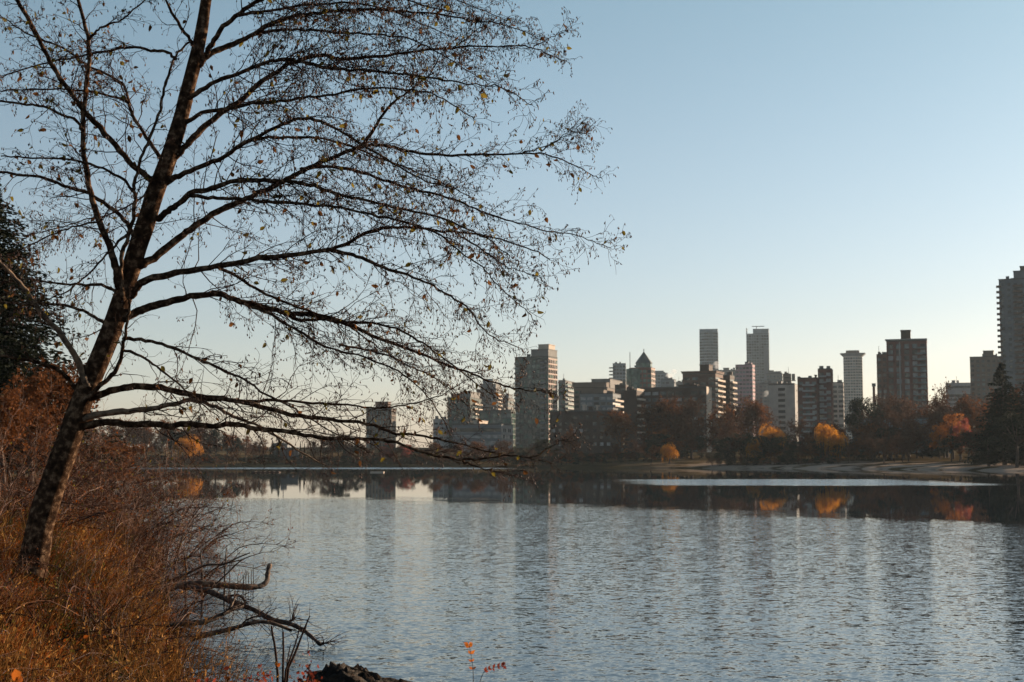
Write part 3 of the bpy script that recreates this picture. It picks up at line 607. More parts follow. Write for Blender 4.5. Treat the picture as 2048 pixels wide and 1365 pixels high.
def crown_willow(name, seed, mat, droop=1.0):
    global rng
    keep = rng; rng = np.random.default_rng(seed)
    tr = Tubes(); T = grow((0, 0, -.6), (.1, 0, 1), 6.0, 6, .15); tr.add(T, np.linspace(.4, .15, 6), 6)
    C, D_ = [], []
    for i in range(15):
        a = i * 2.4 + rng.uniform(-.5, .5); rc = rng.uniform(.4, 3.1); zc_ = 8.0 - (rc / 3.1) ** 1.6 * 2.6 + rng.normal(0, .7); c = np.array([rc * math.cos(a), rc * math.sin(a), zc_]); R_ = rng.uniform(.9, 1.7)
        q = T[rng.integers(3, 6)]; tr.add(np.array([q, (q + c) / 2 + (0, 0, .4), c + (0, 0, .3)]), (.14, .08, .03), 4)
        for s in range(46):
            v = rng.normal(0, 1, 3); v[2] = abs(v[2]); v = unit(v); p = c + v * R_ * rng.uniform(.6, 1); dd = unit(np.array([v[0], v[1], .5]))
            ln = rng.uniform(.6, 3.0) * droop * (1 + rc * .25)
            for k in range(int(ln / .14)):
                dd = unit(dd + np.array([0, 0, -.26]) + rng.normal(0, .1, 3)); p = p + dd * .14
                if p[2] < .4: break
                C.append(p + rng.normal(0, .06, 3)); D_.append(dd + rng.normal(0, .5, 3))
    me_c = quads_mesh(name + '_crown', C, rng.uniform(.18, .34, len(C)), [mat], None, .45, np.array(D_))
    me_t = tr.build(name + '_trunk', M['barkfar']); rng = keep
    return me_t, me_c
def crown_conifer(name, seed, mat, width=2.6, n=58, q=1.0):
    global rng
    keep = rng; rng = np.random.default_rng(seed)
    tr = Tubes(); T = np.array([(0, 0, -.5), (0.03, 0, 3), (0, .02, 7), (0, 0, 9.9)]); tr.add(T, (.22, .17, .08, .015), 6)
    C, D_, S = [], [], []
    for i in range(n):
        z = .9 + 9 * (i / n); k = 1 - (z / 10.05)
        lenb = width * (k ** .8) * rng.uniform(.7, 1.15)
        nb = 9 if k > .3 else 6
        for j in range(nb):
            a = rng.uniform(0, 6.28); l = lenb * rng.uniform(.6, 1.15); m_ = max(3, int(l / .2 / q))
            for s in range(m_):
                t = (s + 1) / m_; r = l * t; dz = -.32 * r + .10 * r * t
                for _ in range(3):
                    w_ = .25 * (1 - t * .6) * l * .5
                    off = rng.normal(0, w_ * .5)
                    C.append((r * math.cos(a) - off * math.sin(a), r * math.sin(a) + off * math.cos(a), z + dz + rng.normal(0, .05)))
                    D_.append((math.cos(a) + rng.normal(0, .6), math.sin(a) + rng.normal(0, .6), -.35 + rng.normal(0, .3))); S.append(rng.uniform(.16, .34) * q)
        if i % 3 == 0: tr.add(np.array([(0, 0, z), (lenb * .5 * math.cos(a), lenb * .5 * math.sin(a), z - .1 * lenb)]), (.04, .015), 3)
    me_c = quads_mesh(name + '_crown', C, np.array(S), [mat], None, .5, np.array(D_))
    me_t = tr.build(name + '_trunk', M['barkfar']); rng = keep
    return me_t, me_c
def crown_round(name, seed, mat, flat=1.0, n=5200, low=False):
    global rng
    keep = rng; rng = np.random.default_rng(seed)
    tr = Tubes(); T = grow((0, 0, -.5), (0, 0, 1), 5.5, 5, .15); tr.add(T, np.linspace(.26, .12, 5), 6)
    C = []
    nc = 26
    for i in range(nc):
        a = rng.uniform(0, 6.28); z = rng.uniform(1.2 if low else 3.4, 8.8); rr = 3.1 * math.sqrt(max(.05, 1 - ((z - 5.2) / 4.6) ** 2)) * rng.uniform(.35, 1)
        c = np.array([rr * math.cos(a), rr * math.sin(a), z]); s = rng.uniform(.7, 1.35)
        k = n // nc; v = rng.normal(0, 1, (k, 3)); v /= np.linalg.norm(v, axis=1, keepdims=True); v *= (rng.uniform(.25, 1, (k, 1)) ** .5) * s
        v[:, 2] *= .75 * flat; C.append(c + v)
        tr.add(np.array([T[3], (T[3] + c) / 2 + (0, 0, .3), c]), (.09, .06, .02), 4)
    C = np.concatenate(C)
    me_c = quads_mesh(name + '_crown', C, rng.uniform(.16, .34, len(C)), [mat], None, .7)
    me_t = tr.build(name + '_trunk', M['barkfar']); rng = keep
    return me_t, me_c
KIND = {}
def kinds(k, L): KIND[k] = L
kinds('bare', [crown_bare('bare_tree', s, M['bare'], 1.0, 1.0, .45) for s in (1, 2, 3, 4)])
kinds('rusty', [crown_bare('rusty_tree', s, M['bare2'], 1.05, 1.0, 1.1) for s in (11, 12)])
kinds('willow', [crown_willow('willow_tree', s, M['willow']) for s in (21, 22)])
kinds('orange', [crown_round('orange_tree', 31, M['orangecrown'])])
kinds('crimson', [crown_round('crimson_tree', 33, M['redcrown'])])
kinds('conifer', [crown_conifer('conifer_tree', 41, M['conifer']), crown_conifer('conifer_tree', 42, M['conifer'], 3.2)])
kinds('grand', [crown_conifer('grand_conifer', 44, M['conifer'], 3.0, 190, .5)])
kinds('spire', [crown_conifer('slim_conifer', 43, M['conifer'], 1.3, 50)])
kinds('evergreen', [crown_round('evergreen_tree', 51, M['evergreen'], 1.0, 6000), crown_round('evergreen_tree', 52, M['evergreen'], 1.0, 6000, True)])
kinds('bush', [crown_round('shore_bush', 61, M['evergreen'], .8, 4200, True), crown_bare('shore_bush', 62, M['bare'], 1.3, .9, .9)])
kinds('hazel', [crown_bare('rust_bush', 63, M['bare2'], 1.3, .9, 1.4)])
NAME = dict(grand='conifer_tree', bare='bare_tree', rusty='rusty_tree', willow='willow_tree', orange='orange_tree', crimson='crimson_tree', conifer='conifer_tree', spire='slim_conifer', evergreen='evergreen_tree', bush='shore_bush', hazel='rust_bush')
CAT = dict(grand='tree', bare='tree', rusty='tree', willow='tree', orange='tree', crimson='tree', conifer='tree', spire='tree', evergreen='tree', bush='bush', hazel='bush')
LIT = [(float(at(u, 930, d_).x), d_) for u, d_ in ((1245, 431), (1262, 430), (1330, 424), (1385, 420), (1700, 396), (1725, 393), (1785, 388), (1810, 386), (1832, 383), (2030, 300))]
SX, SY = math.sin(R(SUN_AZ)), math.cos(R(SUN_AZ))
def in_gap(x, y):
    for a, b_ in LIT:
        t = (x - a) * SX + (y - b_) * SY
        if 0 < t < 190 and abs((x - a) * SY - (y - b_) * SX) < 5.0: return True
    return False
def far_tree(kind, px, vt, D, wid=1.0, label=None, group=None, var=None, zb=None):
    p = at(px, vt, D); z = g1(p.x, D) if zb is None else zb
    Ht = p.z - z; s = Ht / 9.6
    mt, mc = random.choice(KIND[kind]) if var is None else KIND[kind][var % len(KIND[kind])]
    rz = random.uniform(0, 6.28)
    o = empty(NAME[kind], (p.x, D, z), rz, label, CAT[kind], group); o.scale = (s * wid, s * wid, s)
    mesh_obj('trunk', mt, o); mesh_obj('crown', mc, o)
    return o
def landmark(px):
    for a, t in ((330, 'at the far left end of the far shore'), (480, 'left of the white pavilion'), (640, 'near the white pavilion'), (735, 'right of the white pavilion'), (880, 'below the lone grey-brown tower'), (1025, 'below the stepped green-glass tower'),
                 (1120, 'at the foot of the tall stepped tower'), (1245, 'in front of the long low dark block'), (1290, 'below the slab with glittering balconies'), (1425, 'in front of the long dark brown slab'),
                 (1530, 'below the pink gridded tower'), (1600, 'below the whitish block'), (1690, 'below the red-brown stepped tower'), (1770, 'below the flared lattice tower'), (1870, 'below the big red-brick tower'), (1950, 'below the pale banded block'), (9999, 'at the right edge of the far shore')):
        if px < a: return t
def yf(px):
    return float(np.interp(px, [150, 540, 1000, 1130, 1300, 1500, 1650, 1800, 1900, 1960, 2048, 2100], [478, 478, 470, 440, 418, 404, 394, 385, 372, 352, 300, 270]))
# the individual trees that stand out
far_tree('willow', 1541, 852, 425, .95, 'golden weeping willow with leaning crown, in front of the whitish block', 'golden willows on the far shore', 0)
far_tree('willow', 1657, 850, 414, 1.0, 'largest golden-orange weeping willow on the far shore, below the red-brown stepped tower', 'golden willows on the far shore', 1)
far_tree('willow', 1338, 887, 430, 1.0, 'small golden willow with trunk on the sunlit grass, below the long dark brown slab', 'golden willows on the far shore', 0)
far_tree('willow', 1509, 880, 412, .7, 'small yellow-orange willow at the left foot of the leaning golden willow', 'golden willows on the far shore', 1)
far_tree('willow', 378, 872, 486, 1.2, 'orange-topped willow on the far left shore beneath the low branches', 'golden willows on the far shore', 0)
far_tree('orange', 1905, 826, 405, 1.0, 'round orange tree left of the dark conifers at the right edge', 'orange trees on the far shore', 0)
far_tree('crimson', 1921, 836, 400, .7, 'red-topped tree beside the round orange tree near the right edge', None, 0)
far_tree('orange', 1878, 850, 400, .8, 'smaller orange-brown tree just left of the round orange tree', 'orange trees on the far shore', 0)
far_tree('rusty', 1945, 790, 430, 1.0, 'tall orange-tinted half-bare tree below the square taupe tower', None, 0)
far_tree('bare', 1878, 762, 470, .6, 'slender bare tree silhouetted against the sky right of the big red-brick tower', None, 1)
far_tree('conifer', 2004, 732, 330, 1.25, 'tall dark pointed conifer below the tower at the right edge', 'dark conifers at the right edge', 1)
far_tree('conifer', 2062, 742, 320, 1.5, 'dark conifer cut by the right edge of the picture', 'dark conifers at the right edge', 0)
far_tree('conifer', 1975, 850, 325, 1.5, 'short dark conifer left of the tall pointed conifer', 'dark conifers at the right edge', 0)
far_tree('evergreen', 2030, 820, 310, 1.3, 'dark broad evergreen in front of the right-edge conifers', None, 0)
far_tree('evergreen', 1726, 790, 440, .9, 'dark evergreen with ragged top in front of the flared lattice tower', None, 0)
far_tree('rusty', 1243, 828, 470, 1.25, 'dull orange rounded tree beside the slab with glittering balconies', None, 1)
far_tree('rusty', 1140, 853, 455, .8, 'small dull orange tree in front of the long low dark block', None, 0)
far_tree('conifer', 397, 834, 500, 1.4, 'broad dark conifer behind the orange-topped willow on the far left shore', None, 1)
far_tree('spire', 558, 876, 500, 1.5, 'small pointed conifer beside the white pavilion', 'small pointed conifers by the pavilion')
far_tree('spire', 545, 882, 497, 1.5, 'shorter pointed conifer at the left end of the white pavilion', 'small pointed conifers by the pavilion')
far_tree('spire', 601, 884, 496, .9, 'thin pointed conifer just right of the white pavilion', 'small pointed conifers by the pavilion')
far_tree('spire', 609, 888, 496, .9, 'tiny pointed conifer second to the right of the white pavilion', 'small pointed conifers by the pavilion')
far_tree('crimson', 776, 884, 488, 1.1, 'crimson-pink tree below the lone grey-brown tower', 'crimson trees on the far shore')
far_tree('crimson', 812, 888, 486, 1.1, 'crimson-pink tree just right of the lone grey-brown tower', 'crimson trees on the far shore')
for i, (u_, d_) in enumerate(((1745, 400), (1767, 395), (1787, 397), (1804, 393), (1816, 394))):
    far_tree('bare', u_, 868 + 5 * (i % 2), d_, 1.1, 'slim tree with dark trunk against the sunlit bank, below the big red-brick tower', 'dark trunks on the sunlit bank', i)
# rows along the shore
prof = [(150, 850), (200, 856), (250, 848), (290, 856), (330, 850), (360, 852), (420, 846), (450, 860), (490, 868), (520, 880), (545, 900), (600, 902), (640, 876), (675, 866), (700, 880), (740, 900), (780, 890), (840, 890), (900, 893),
        (960, 885), (1020, 880), (1100, 880), (1150, 872), (1190, 876), (1215, 856), (1262, 872), (1296, 872), (1302, 815), (1330, 800), (1392, 800), (1398, 872), (1436, 872), (1442, 806), (1480, 790), (1520, 800), (1560, 812), (1600, 818), (1650, 822), (1690, 822), (1730, 800),
        (1770, 792), (1810, 792), (1850, 808), (1880, 800), (1910, 795), (1950, 800), (1990, 800), (2048, 790)]
pxs, pvs = zip(*prof)
def row(px0, px1, step, doff, dv, kindf, wid, gname, lab):
    px = px0
    while px < px1:
        D = yf(px) + doff + random.uniform(-8, 8); v = float(np.interp(px, pxs, pvs)) + dv + random.uniform(-7, 12)
        k = kindf(px); lm = landmark(px)
        if px > 1150 and in_gap(at(px, v, D).x, D): px += step * .4; continue
        if gname.startswith('back') and 1700 < px < 1890: D += 95
        if gname.startswith('middle') and 1700 < px < 1890: k = 'bare'; px += 14; v += random.uniform(-20, 10)
        if gname.startswith('middle') and 1290 < px < 1425: k = 'bare'; px += 8; v += 22
        lb = lab[k] + ' ' + lm; far_tree(k, px, min(v, 905), D, wid * random.uniform(.85, 1.15), lb, lb)
        px += step * random.uniform(.75, 1.25)
labs = dict(bare='tall bare brown back-row tree', rusty='tall rust-brown back-row tree', evergreen='dark back-row evergreen')
row(1270, 2040, 20, 75, 0, lambda p: 'bare' if random.random() < .8 else 'rusty', 1.05, 'back row of tall trees', labs)
labs2 = dict(bare='bare brown middle-row tree', rusty='rust-brown middle-row tree', evergreen='dark middle-row evergreen')
row(1105, 2045, 17, 45, 26, lambda p: random.choice(['bare', 'bare', 'rusty', 'evergreen']), 1.25, 'middle row of trees', labs2)
labs3 = dict(bush='dark rounded bush low on the far bank', hazel='rust-coloured bush low on the far bank', evergreen='low dark evergreen on the far bank')
row(1100, 1960, 15, 16, 62, lambda p: random.choice(['bush', 'bush', 'hazel', 'evergreen']), 1.3, 'low bushes on the bank', labs3)
labs4 = dict(bare='bare brown tree', rusty='rust-orange tree', evergreen='dark evergreen tree')
row(140, 470, 17, 22, 0, lambda p: random.choice(['rusty', 'rusty', 'bare', 'evergreen']) if p < 340 else random.choice(['bare', 'evergreen', 'bare', 'rusty']), 1.1, 'trees on the far left shore', labs4)
row(475, 530, 15, 24, 0, lambda p: 'bare' if random.random() < .5 else 'rusty', 1.0, 'trees left of the pavilion', labs4)
row(630, 730, 14, 22, 0, lambda p: random.choice(['evergreen', 'bare', 'evergreen']), 1.1, 'trees right of the pavilion', labs4)
row(735, 1110, 17, 24, 2, lambda p: random.choice(['rusty', 'evergreen', 'bare']), 1.4, 'trees under the skyline', {**labs4, 'bare': 'bare brown low tree on the far shore', 'rusty': 'rust-brown low tree on the far shore', 'evergreen': 'dark low evergreen on the far shore'})
labs5 = dict(bush='dark waterside bush on the far left shore', hazel='rust waterside bush on the far left shore', evergreen='dark waterside evergreen on the far left shore')
def hedge(px0, px1, step, doff, v, wid, kindf, gname):
    px = px0
    while px < px1:
        k = kindf(px); lm = landmark(px)
        lb = labs5[k].replace('far left', 'far') + ' ' + lm; far_tree(k, px, v + random.uniform(-3, 4), yf(px) + doff + random.uniform(-2, 2), wid, lb, lb)
        px += step * random.uniform(.8, 1.2)
hedge(150, 1130, 11, 9, 911, 2.2, lambda p: random.choice(['bush', 'bush', 'evergreen', 'hazel']), 'waterside bushes')
row(1100, 1960, 14, 34, 64, lambda p: random.choice(['bush', 'evergreen', 'bush', 'hazel']), 1.5, 'bushes behind', {k_: v_.replace('low on the far bank', 'just behind the bank').replace('low dark evergreen on the far bank', 'low dark evergreen just behind the bank') for k_, v_ in labs3.items()})
row(1100, 2060, 14, 56, 68, lambda p: random.choice(['bush', 'evergreen']), 1.8, 'bushes behind the trees', {k_: v_.replace('low on the far bank', 'behind the trees').replace('low dark evergreen on the far bank', 'low dark evergreen behind the trees') for k_, v_ in labs3.items()})
hedge(1110, 1205, 11, 7, 914, 2.0, lambda p: random.choice(['bush', 'hazel', 'evergreen']), 'waterside bushes')
hedge(1425, 1690, 13, 7, 913, 2.0, lambda p: random.choice(['bush', 'hazel', 'evergreen', 'bush']), 'waterside bushes')
hedge(1960, 2060, 16, 14, 905, 2.0, lambda p: random.choice(['bush', 'evergreen']), 'waterside bushes')

# left bank: tall conifer and russet tree behind the alder
far_tree('grand', -18, 375, 75, 1.5, 'huge dark conifer on the left bank, cut by the left edge behind the alder', None, 1)
far_tree('conifer', -75, 330, 90, 1.0, 'tallest dark conifer mostly outside the left edge, behind the huge one', None, 0)
far_tree('rusty', 70, 735, 62, 1.1, 'russet half-bare tree on the left bank below the huge conifer', 'russet trees on the left bank', 0)
far_tree('rusty', 15, 790, 50, 1.3, 'russet half-bare tree at the left edge below the huge conifer', 'russet trees on the left bank', 1)
far_tree('rusty', 128, 742, 70, 1.1, 'russet half-bare tree just left of the alder trunk', 'russet trees on the left bank', 1)
for i, u_ in enumerate(range(-30, 236, 17)):
    far_tree(('hazel', 'bush')[i % 3 == 1], u_ + random.uniform(-4, 4), 893 + random.uniform(-14, 8), 92 + (i * 37 % 25), 2.0, ('rust-coloured', 'dark')[i % 3 == 1] + ' bush on the left bank behind the alder trunk and tangled shrubs', 'bushes on the left bank behind the alder')
# low floats on the lake
def ffloat(name, label, px0, px1, v, D, mat):
    a, b_ = at(px0, v, D), at(px1, v, D); root = empty(name, ((a.x + b_.x) / 2, D, 0), 0, label, 'float'); L = b_.x - a.x
    B = Boxes(); B.box(-L / 2, L / 2, -.8, .8, -.15, .13); mesh_obj('deck', B.build('deck', [mat]), root)
    B = Boxes(); n = 6
    for i in range(n): x = -L / 2 + L * (i + .5) / n; B.box(x - .2, x + .2, -.7, .7, .134, .19)
    mesh_obj('planks', B.build('planks', [mat]), root)
ffloat('wooden_float', 'pale sunlit float lying on the calm water below the lone grey-brown tower', 741, 768, 944, 262, WM['cream'])
ffloat('dark_float', 'long dark low float on the calm water below the white pavilion', 505, 560, 944, 262, WM['dark'])
# ------------------------------------------------------------------ the big alder on the left bank
AD = 16.0
tree = empty('alder_tree', (at(66, 1112, AD).x, AD, g1(at(66, 1112, AD).x, AD)), 0,
             'large leaning dark alder, almost leafless, on the near left bank', 'tree')
TO = np.array(tree.location)
def to3(P, d0, d1, amp=0.0):
    """photo trace -> metres: the limb runs from depth d0 to d1"""
    P = np.array(P, float); s = np.concatenate([[0], np.cumsum(np.hypot(*np.diff(P[:, :2], axis=0).T))]); s /= s[-1]
    ph = random.uniform(0, 6.28)
    return np.array([at(u, v, AD + d0 + (d1 - d0) * t + amp * math.sin(ph + 5 * t) * t) for (u, v), t in zip(P[:, :2], s)]), s
PX = AD / F
tk = [(62, 1150, 66), (70, 1112, 60), (82, 1038, 56), (108, 962, 54), (139, 877, 50), (160, 812, 46), (172, 780, 46), (213, 688, 43), (235, 626, 42), (255, 565, 38), (272, 503, 40), (294, 441, 39), (311, 380, 38),
      (325, 352, 37), (345, 293, 34), (363, 234, 32), (376, 176, 30), (392, 117, 29), (404, 59, 26), (412, 0, 23), (424, -70, 19), (438, -160, 15), (452, -260, 11), (470, -380, 6), (480, -470, 2)]
TP = np.array([at(u, v, AD + 0.0 * i) for i, (u, v, w_) in enumerate(tk)]); TR = np.array([w_ / 2 * PX for *_, w_ in tk])
PP = np.concatenate([TP, TR[:, None]], 1); PP = smooth_line(PP, it=2)
tt = Tubes(); tt.add(PP[:, :3] - TO, PP[:, 3] * 0.95 * (1 + .02 * np.sin(np.arange(len(PP)) * 1.3)), 18)
mesh_obj('trunk', tt.build('trunk', M['bark']), tree)
BR = [  # (points in the photo, start width px, end width px, depth start, depth end, density, paler bark as painted sunlight)
 ([(150,860),(181,848),(220,842),(264,848),(316,849),(340,854),(375,846),(425,851),(475,848),(516,855),(557,861),(605,868),(656,875),(718,876),(760,880),(801,889),(846,905),(891,918),(925,922),(970,918),(1014,909),(1059,916),(1104,927)],18,2,0,-1.2,.55,0),
 ([(165,838),(190,830),(249,824),(308,814),(352,805),(387,802),(440,817),(469,833),(503,847),(545,866),(600,905),(650,930)],16,3,-.05,.5,.4,1),
 ([(170,800),(188,795),(229,778),(264,773),(308,776),(366,788),(425,795),(483,805),(542,819),(605,834),(690,842),(760,854),(790,864),(835,871),(880,876),(913,885),(960,900),(1003,907)],18,3,0,.4,.6,0),
 ([(425,795),(470,800),(509,803),(576,804),(633,811),(690,808),(736,815),(779,815),(812,810),(857,801),(895,786),(930,765),(960,752)],9,1.5,.2,1.0,.8,0),
 ([(925,922),(950,932),(981,943),(1005,950),(1032,952)],5,1.5,-1.0,-1.3,1.0,0),
 ([(1059,916),(1082,905),(1100,893),(1115,885),(1138,878)],4,1.2,-1.1,-1.3,1.3,0),
 ([(168,806),(185,783),(212,761),(234,743),(243,718),(246,690),(250,660),(256,620),(258,596)],13,5,-.1,-.3,.3,0),
 ([(247,677),(280,678),(308,683),(354,697),(400,718),(446,740),(492,761),(535,792),(580,812),(640,850),(700,880),(740,905)],9,2,-.2,-1.4,.6,0),
 ([(246,700),(277,712),(308,734),(338,755),(375,786),(410,812),(440,838)],7,2,-.2,-.8,.4,0),
 ([(240,640),(277,623),(292,617),(338,602),(385,592),(431,589),(477,598),(523,614),(569,626),(600,627),(631,630),(694,652),(756,674),(803,693),(850,711),(897,733),(953,753),(992,768),(1031,775),(1084,783),(1120,792)],20,2,0,.9,.95,0),
 ([(569,626),(600,640),(630,640),(694,645),(772,649),(819,671),(866,699),(910,735),(955,770),(1000,800)],9,2,.5,-.6,.9,0),
 ([(460,596),(477,601),(538,626),(600,660),(662,699),(720,712),(772,730),(812,750),(850,790),(880,830),(900,870)],8,2,.2,-1.2,.7,0),
 ([(680,690),(725,700),(772,712),(812,728),(850,745),(890,775),(925,800),(960,830)],6,1.5,0,1.2,.8,0),
 ([(255,600),(271,577),(283,565),(323,557),(369,546),(431,537),(477,528),(523,517),(600,508),(662,500),(694,486),(725,469),(772,455),(812,449),(866,461),(912,464),(959,471),(1022,483),(1070,500),(1100,520)],18,2,0,-1.0,.9,0),
 ([(440,537),(492,568),(538,589),(590,614),(640,628),(694,650),(740,680),(790,720),(840,735)],8,2,-.4,1.0,.7,0),
 ([(662,500),(690,505),(725,517),(772,535),(819,552),(866,571),(897,589),(937,621),(959,652),(991,677),(1037,692),(1050,706)],9,1.5,-.5,-1.6,.9,0),
 ([(270,545),(283,534),(308,512),(354,478),(385,454),(431,426),(477,405),(523,383),(560,362),(600,347),(631,328),(678,309),(725,291),(772,294),(819,303),(875,312),(928,312),(991,312),(1037,308),(1081,303),(1131,325),(1178,347),(1203,358)],19,2,0,1.4,.85,0),
 ([(1037,308),(1070,300),(1112,281),(1147,262),(1183,268)],4,1.2,1.2,1.4,1.2,0),
 ([(1081,303),(1110,285),(1131,268),(1150,255),(1159,240)],3.5,1.2,1.2,1.5,1.2,0),
 ([(725,291),(741,266),(762,237),(787,206),(819,181),(850,156),(866,137),(880,110)],10,2,.9,.2,1.0,0),
 ([(318,438),(338,420),(354,411),(385,386),(416,378),(469,359),(527,357),(570,362),(600,366),(631,375),(678,388),(725,400),(772,411),(834,421),(897,439),(945,462),(990,490),(1020,515)],15,2,0,-1.8,.85,0),
 ([(600,340),(647,331),(709,341),(756,356),(819,375),(881,387),(912,398),(959,421),(1006,439),(1053,453),(1100,464),(1147,471),(1194,483),(1222,497)],10,1.5,.9,.4,1.0,0),
 ([(380,392),(420,396),(461,398),(523,403),(600,410),(678,417),(741,428),(787,438),(825,449),(866,458),(912,492),(937,517),(969,539),(991,567),(1022,599),(1053,621),(1075,650)],9,1.5,-.3,-2.2,.9,0),
 ([(912,466),(960,500),(1000,530),(1040,545),(1085,558)],5,1.2,-.9,-1.4,1.2,0),
 ([(330,368),(352,349),(396,334),(440,319),(475,299),(527,272),(557,252),(600,234),(647,247),(694,272),(740,300),(790,330),(850,360),(910,380)],14,2,0,-1.6,.9,0),
 ([(505,282),(522,277),(560,275),(600,273),(647,280),(700,292),(760,315),(830,345),(900,372),(950,400)],8,2,-.6,1.0,.9,0),
 ([(345,325),(360,308),(381,287),(410,258),(440,231),(480,205),(513,170),(557,141),(600,119),(647,109),(678,117),(725,114),(787,109),(850,100),(897,98),(944,92),(991,91),(1037,91),(1069,94),(1100,108),(1131,124)],17,2,0,.8,.95,0),
 ([(905,96),(925,85),(947,66),(970,50)],4,1.2,.5,.8,1.2,0),
 ([(1069,94),(1090,80),(1112,69),(1131,58)],3.5,1.2,.8,.9,1.3,0),
 ([(360,262),(369,243),(410,223),(454,217),(498,208),(557,202),(600,198),(647,194),(709,181),(772,180),(819,181),(866,190),(920,215),(950,240)],11,2,0,-1.5,1.0,0),
 ([(372,200),(385,190),(425,165),(469,150),(527,128),(570,118),(610,125),(647,131),(709,141),(772,147),(834,153),(897,162),(959,170),(1006,175),(1037,194),(1066,212)],12,1.5,0,-2.0,1.0,0),
 ([(396,135),(410,117),(440,100),(483,79),(527,59),(571,35),(631,23),(678,19),(741,19),(803,20),(866,28),(928,37),(991,44),(1050,62),(1095,86)],15,1.5,0,1.2,1.0,0),
 ([(520,66),(560,62),(600,59),(662,66),(725,69),(787,70),(834,81),(890,110),(940,150),(985,175)],8,1.5,.5,-.8,1.0,0),
 ([(412,110),(419,94),(445,59),(475,32),(516,0),(570,-30),(650,-40),(730,-20),(800,0),(870,15),(930,30)],13,1.5,0,-1.6,1.0,0),
 ([(475,32),(505,28),(542,23),(600,12),(660,5),(730,10),(800,30),(870,60),(940,90)],8,1.5,-.4,1.6,1.0,0),
 ([(424,-60),(470,-90),(560,-105),(660,-80),(760,-50),(860,-20),(950,12),(1010,40)],13,1.5,0,1.0,1.1,0),
 ([(436,-140),(500,-180),(600,-190),(720,-150),(820,-110),(920,-60),(990,-20)],11,1.5,0,-1.4,1.0,0),
 ([(452,-250),(520,-300),(620,-310),(720,-270),(800,-220)],9,1.5,0,.6,.8,0),
 ([(438,-160),(380,-210),(300,-250),(200,-240),(110,-190)],9,1.5,0,.8,.8,0),
 ([(424,-60),(370,-100),(290,-120),(200,-90),(120,-50),(50,-10)],11,1.5,0,-1.2,1.0,0),
 ([(470,-370),(430,-430),(380,-460)],5,1.5,0,.3,.8,0),
 # left side
 ([(168,790),(151,774),(138,755),(117,740),(86,728),(46,721),(0,712),(-60,705)],12,4,0,-.8,.35,0),
 ([(175,772),(163,749),(151,712),(132,688),(114,657),(83,626),(61,595),(37,561),(0,521),(-60,460)],16,7,-.1,-.9,.4,1),
 ([(220,655),(203,641),(172,620),(138,609),(92,609),(31,609),(-40,600)],9,3,0,.8,.5,0),
 ([(245,590),(228,583),(200,572),(154,572),(108,565),(55,558),(0,566)],9,2.5,0,1.1,.6,0),
 ([(236,575),(234,558),(231,528),(215,488),(200,441),(185,395),(173,337),(164,264),(167,205),(173,146),(173,82),(167,50),(152,0),(140,-60),(120,-140)],17,6,-.1,-.6,.55,0),
 ([(266,470),(257,451),(231,420),(191,395),(154,378),(132,372),(88,356),(44,347),(0,341),(-60,345)],11,5,0,.9,.6,0),
 ([(312,375),(302,360),(275,334),(234,296),(190,249),(155,208),(117,152),(88,103),(64,56),(35,0),(10,-60)],15,8,0,-1.0,.6,0),
 ([(246,600),(243,560),(243,512),(255,472),(268,435),(268,395),(264,375),(272,346),(284,311),(302,272),(319,226),(325,182),(337,146),(352,108),(381,82)],11,5,-.25,-.1,.5,0),
 ([(330,330),(316,311),(293,270),(264,223),(249,187),(249,170),(220,149),(176,132),(132,100),(88,82),(44,64),(0,30)],10,3,0,1.4,.8,0),
 ([(390,95),(381,76),(352,35),(331,0),(310,-60)],9,4,0,-.6,.8,0),
 ([(352,120),(335,108),(308,103),(264,97),(205,103),(147,114),(73,129),(0,155)],8,3,-.1,1.0,.9,0),
 ([(166,262),(150,240),(132,231),(88,217),(44,208),(0,202),(-50,205)],8,4,-.5,-.2,.7,0),
 ([(256,206),(246,199),(205,188),(147,179),(73,180),(0,182)],7,3,.4,.9,.8,0),
 ([(266,385),(261,372),(234,349),(190,331),(132,316),(59,313),(0,313)],7,3,-.2,-1.1,.8,0),
 ([(173,84),(190,66),(205,56),(234,41),(264,26),(300,-10)],6,2.5,-.6,-.9,.8,0),
 ([(262,462),(252,472),(215,503),(185,543),(154,568),(123,595),(77,605),(30,620)],7,2,-.2,-.8,.7,0),
 ([(205,440),(170,450),(130,460),(80,480),(40,500),(-10,520)],5,2,-.4,.5,.9,0),
 ([(330,360),(280,400),(230,430),(180,440),(120,455),(60,470)],5,2,0,1.6,.9,0),
 ([(232,610),(215,650),(190,668),(150,680),(120,690)],4,1.5,0,.6,.5,0),
]
LEAFC = []
def on_frame(p):
    return True
total_tw = 0
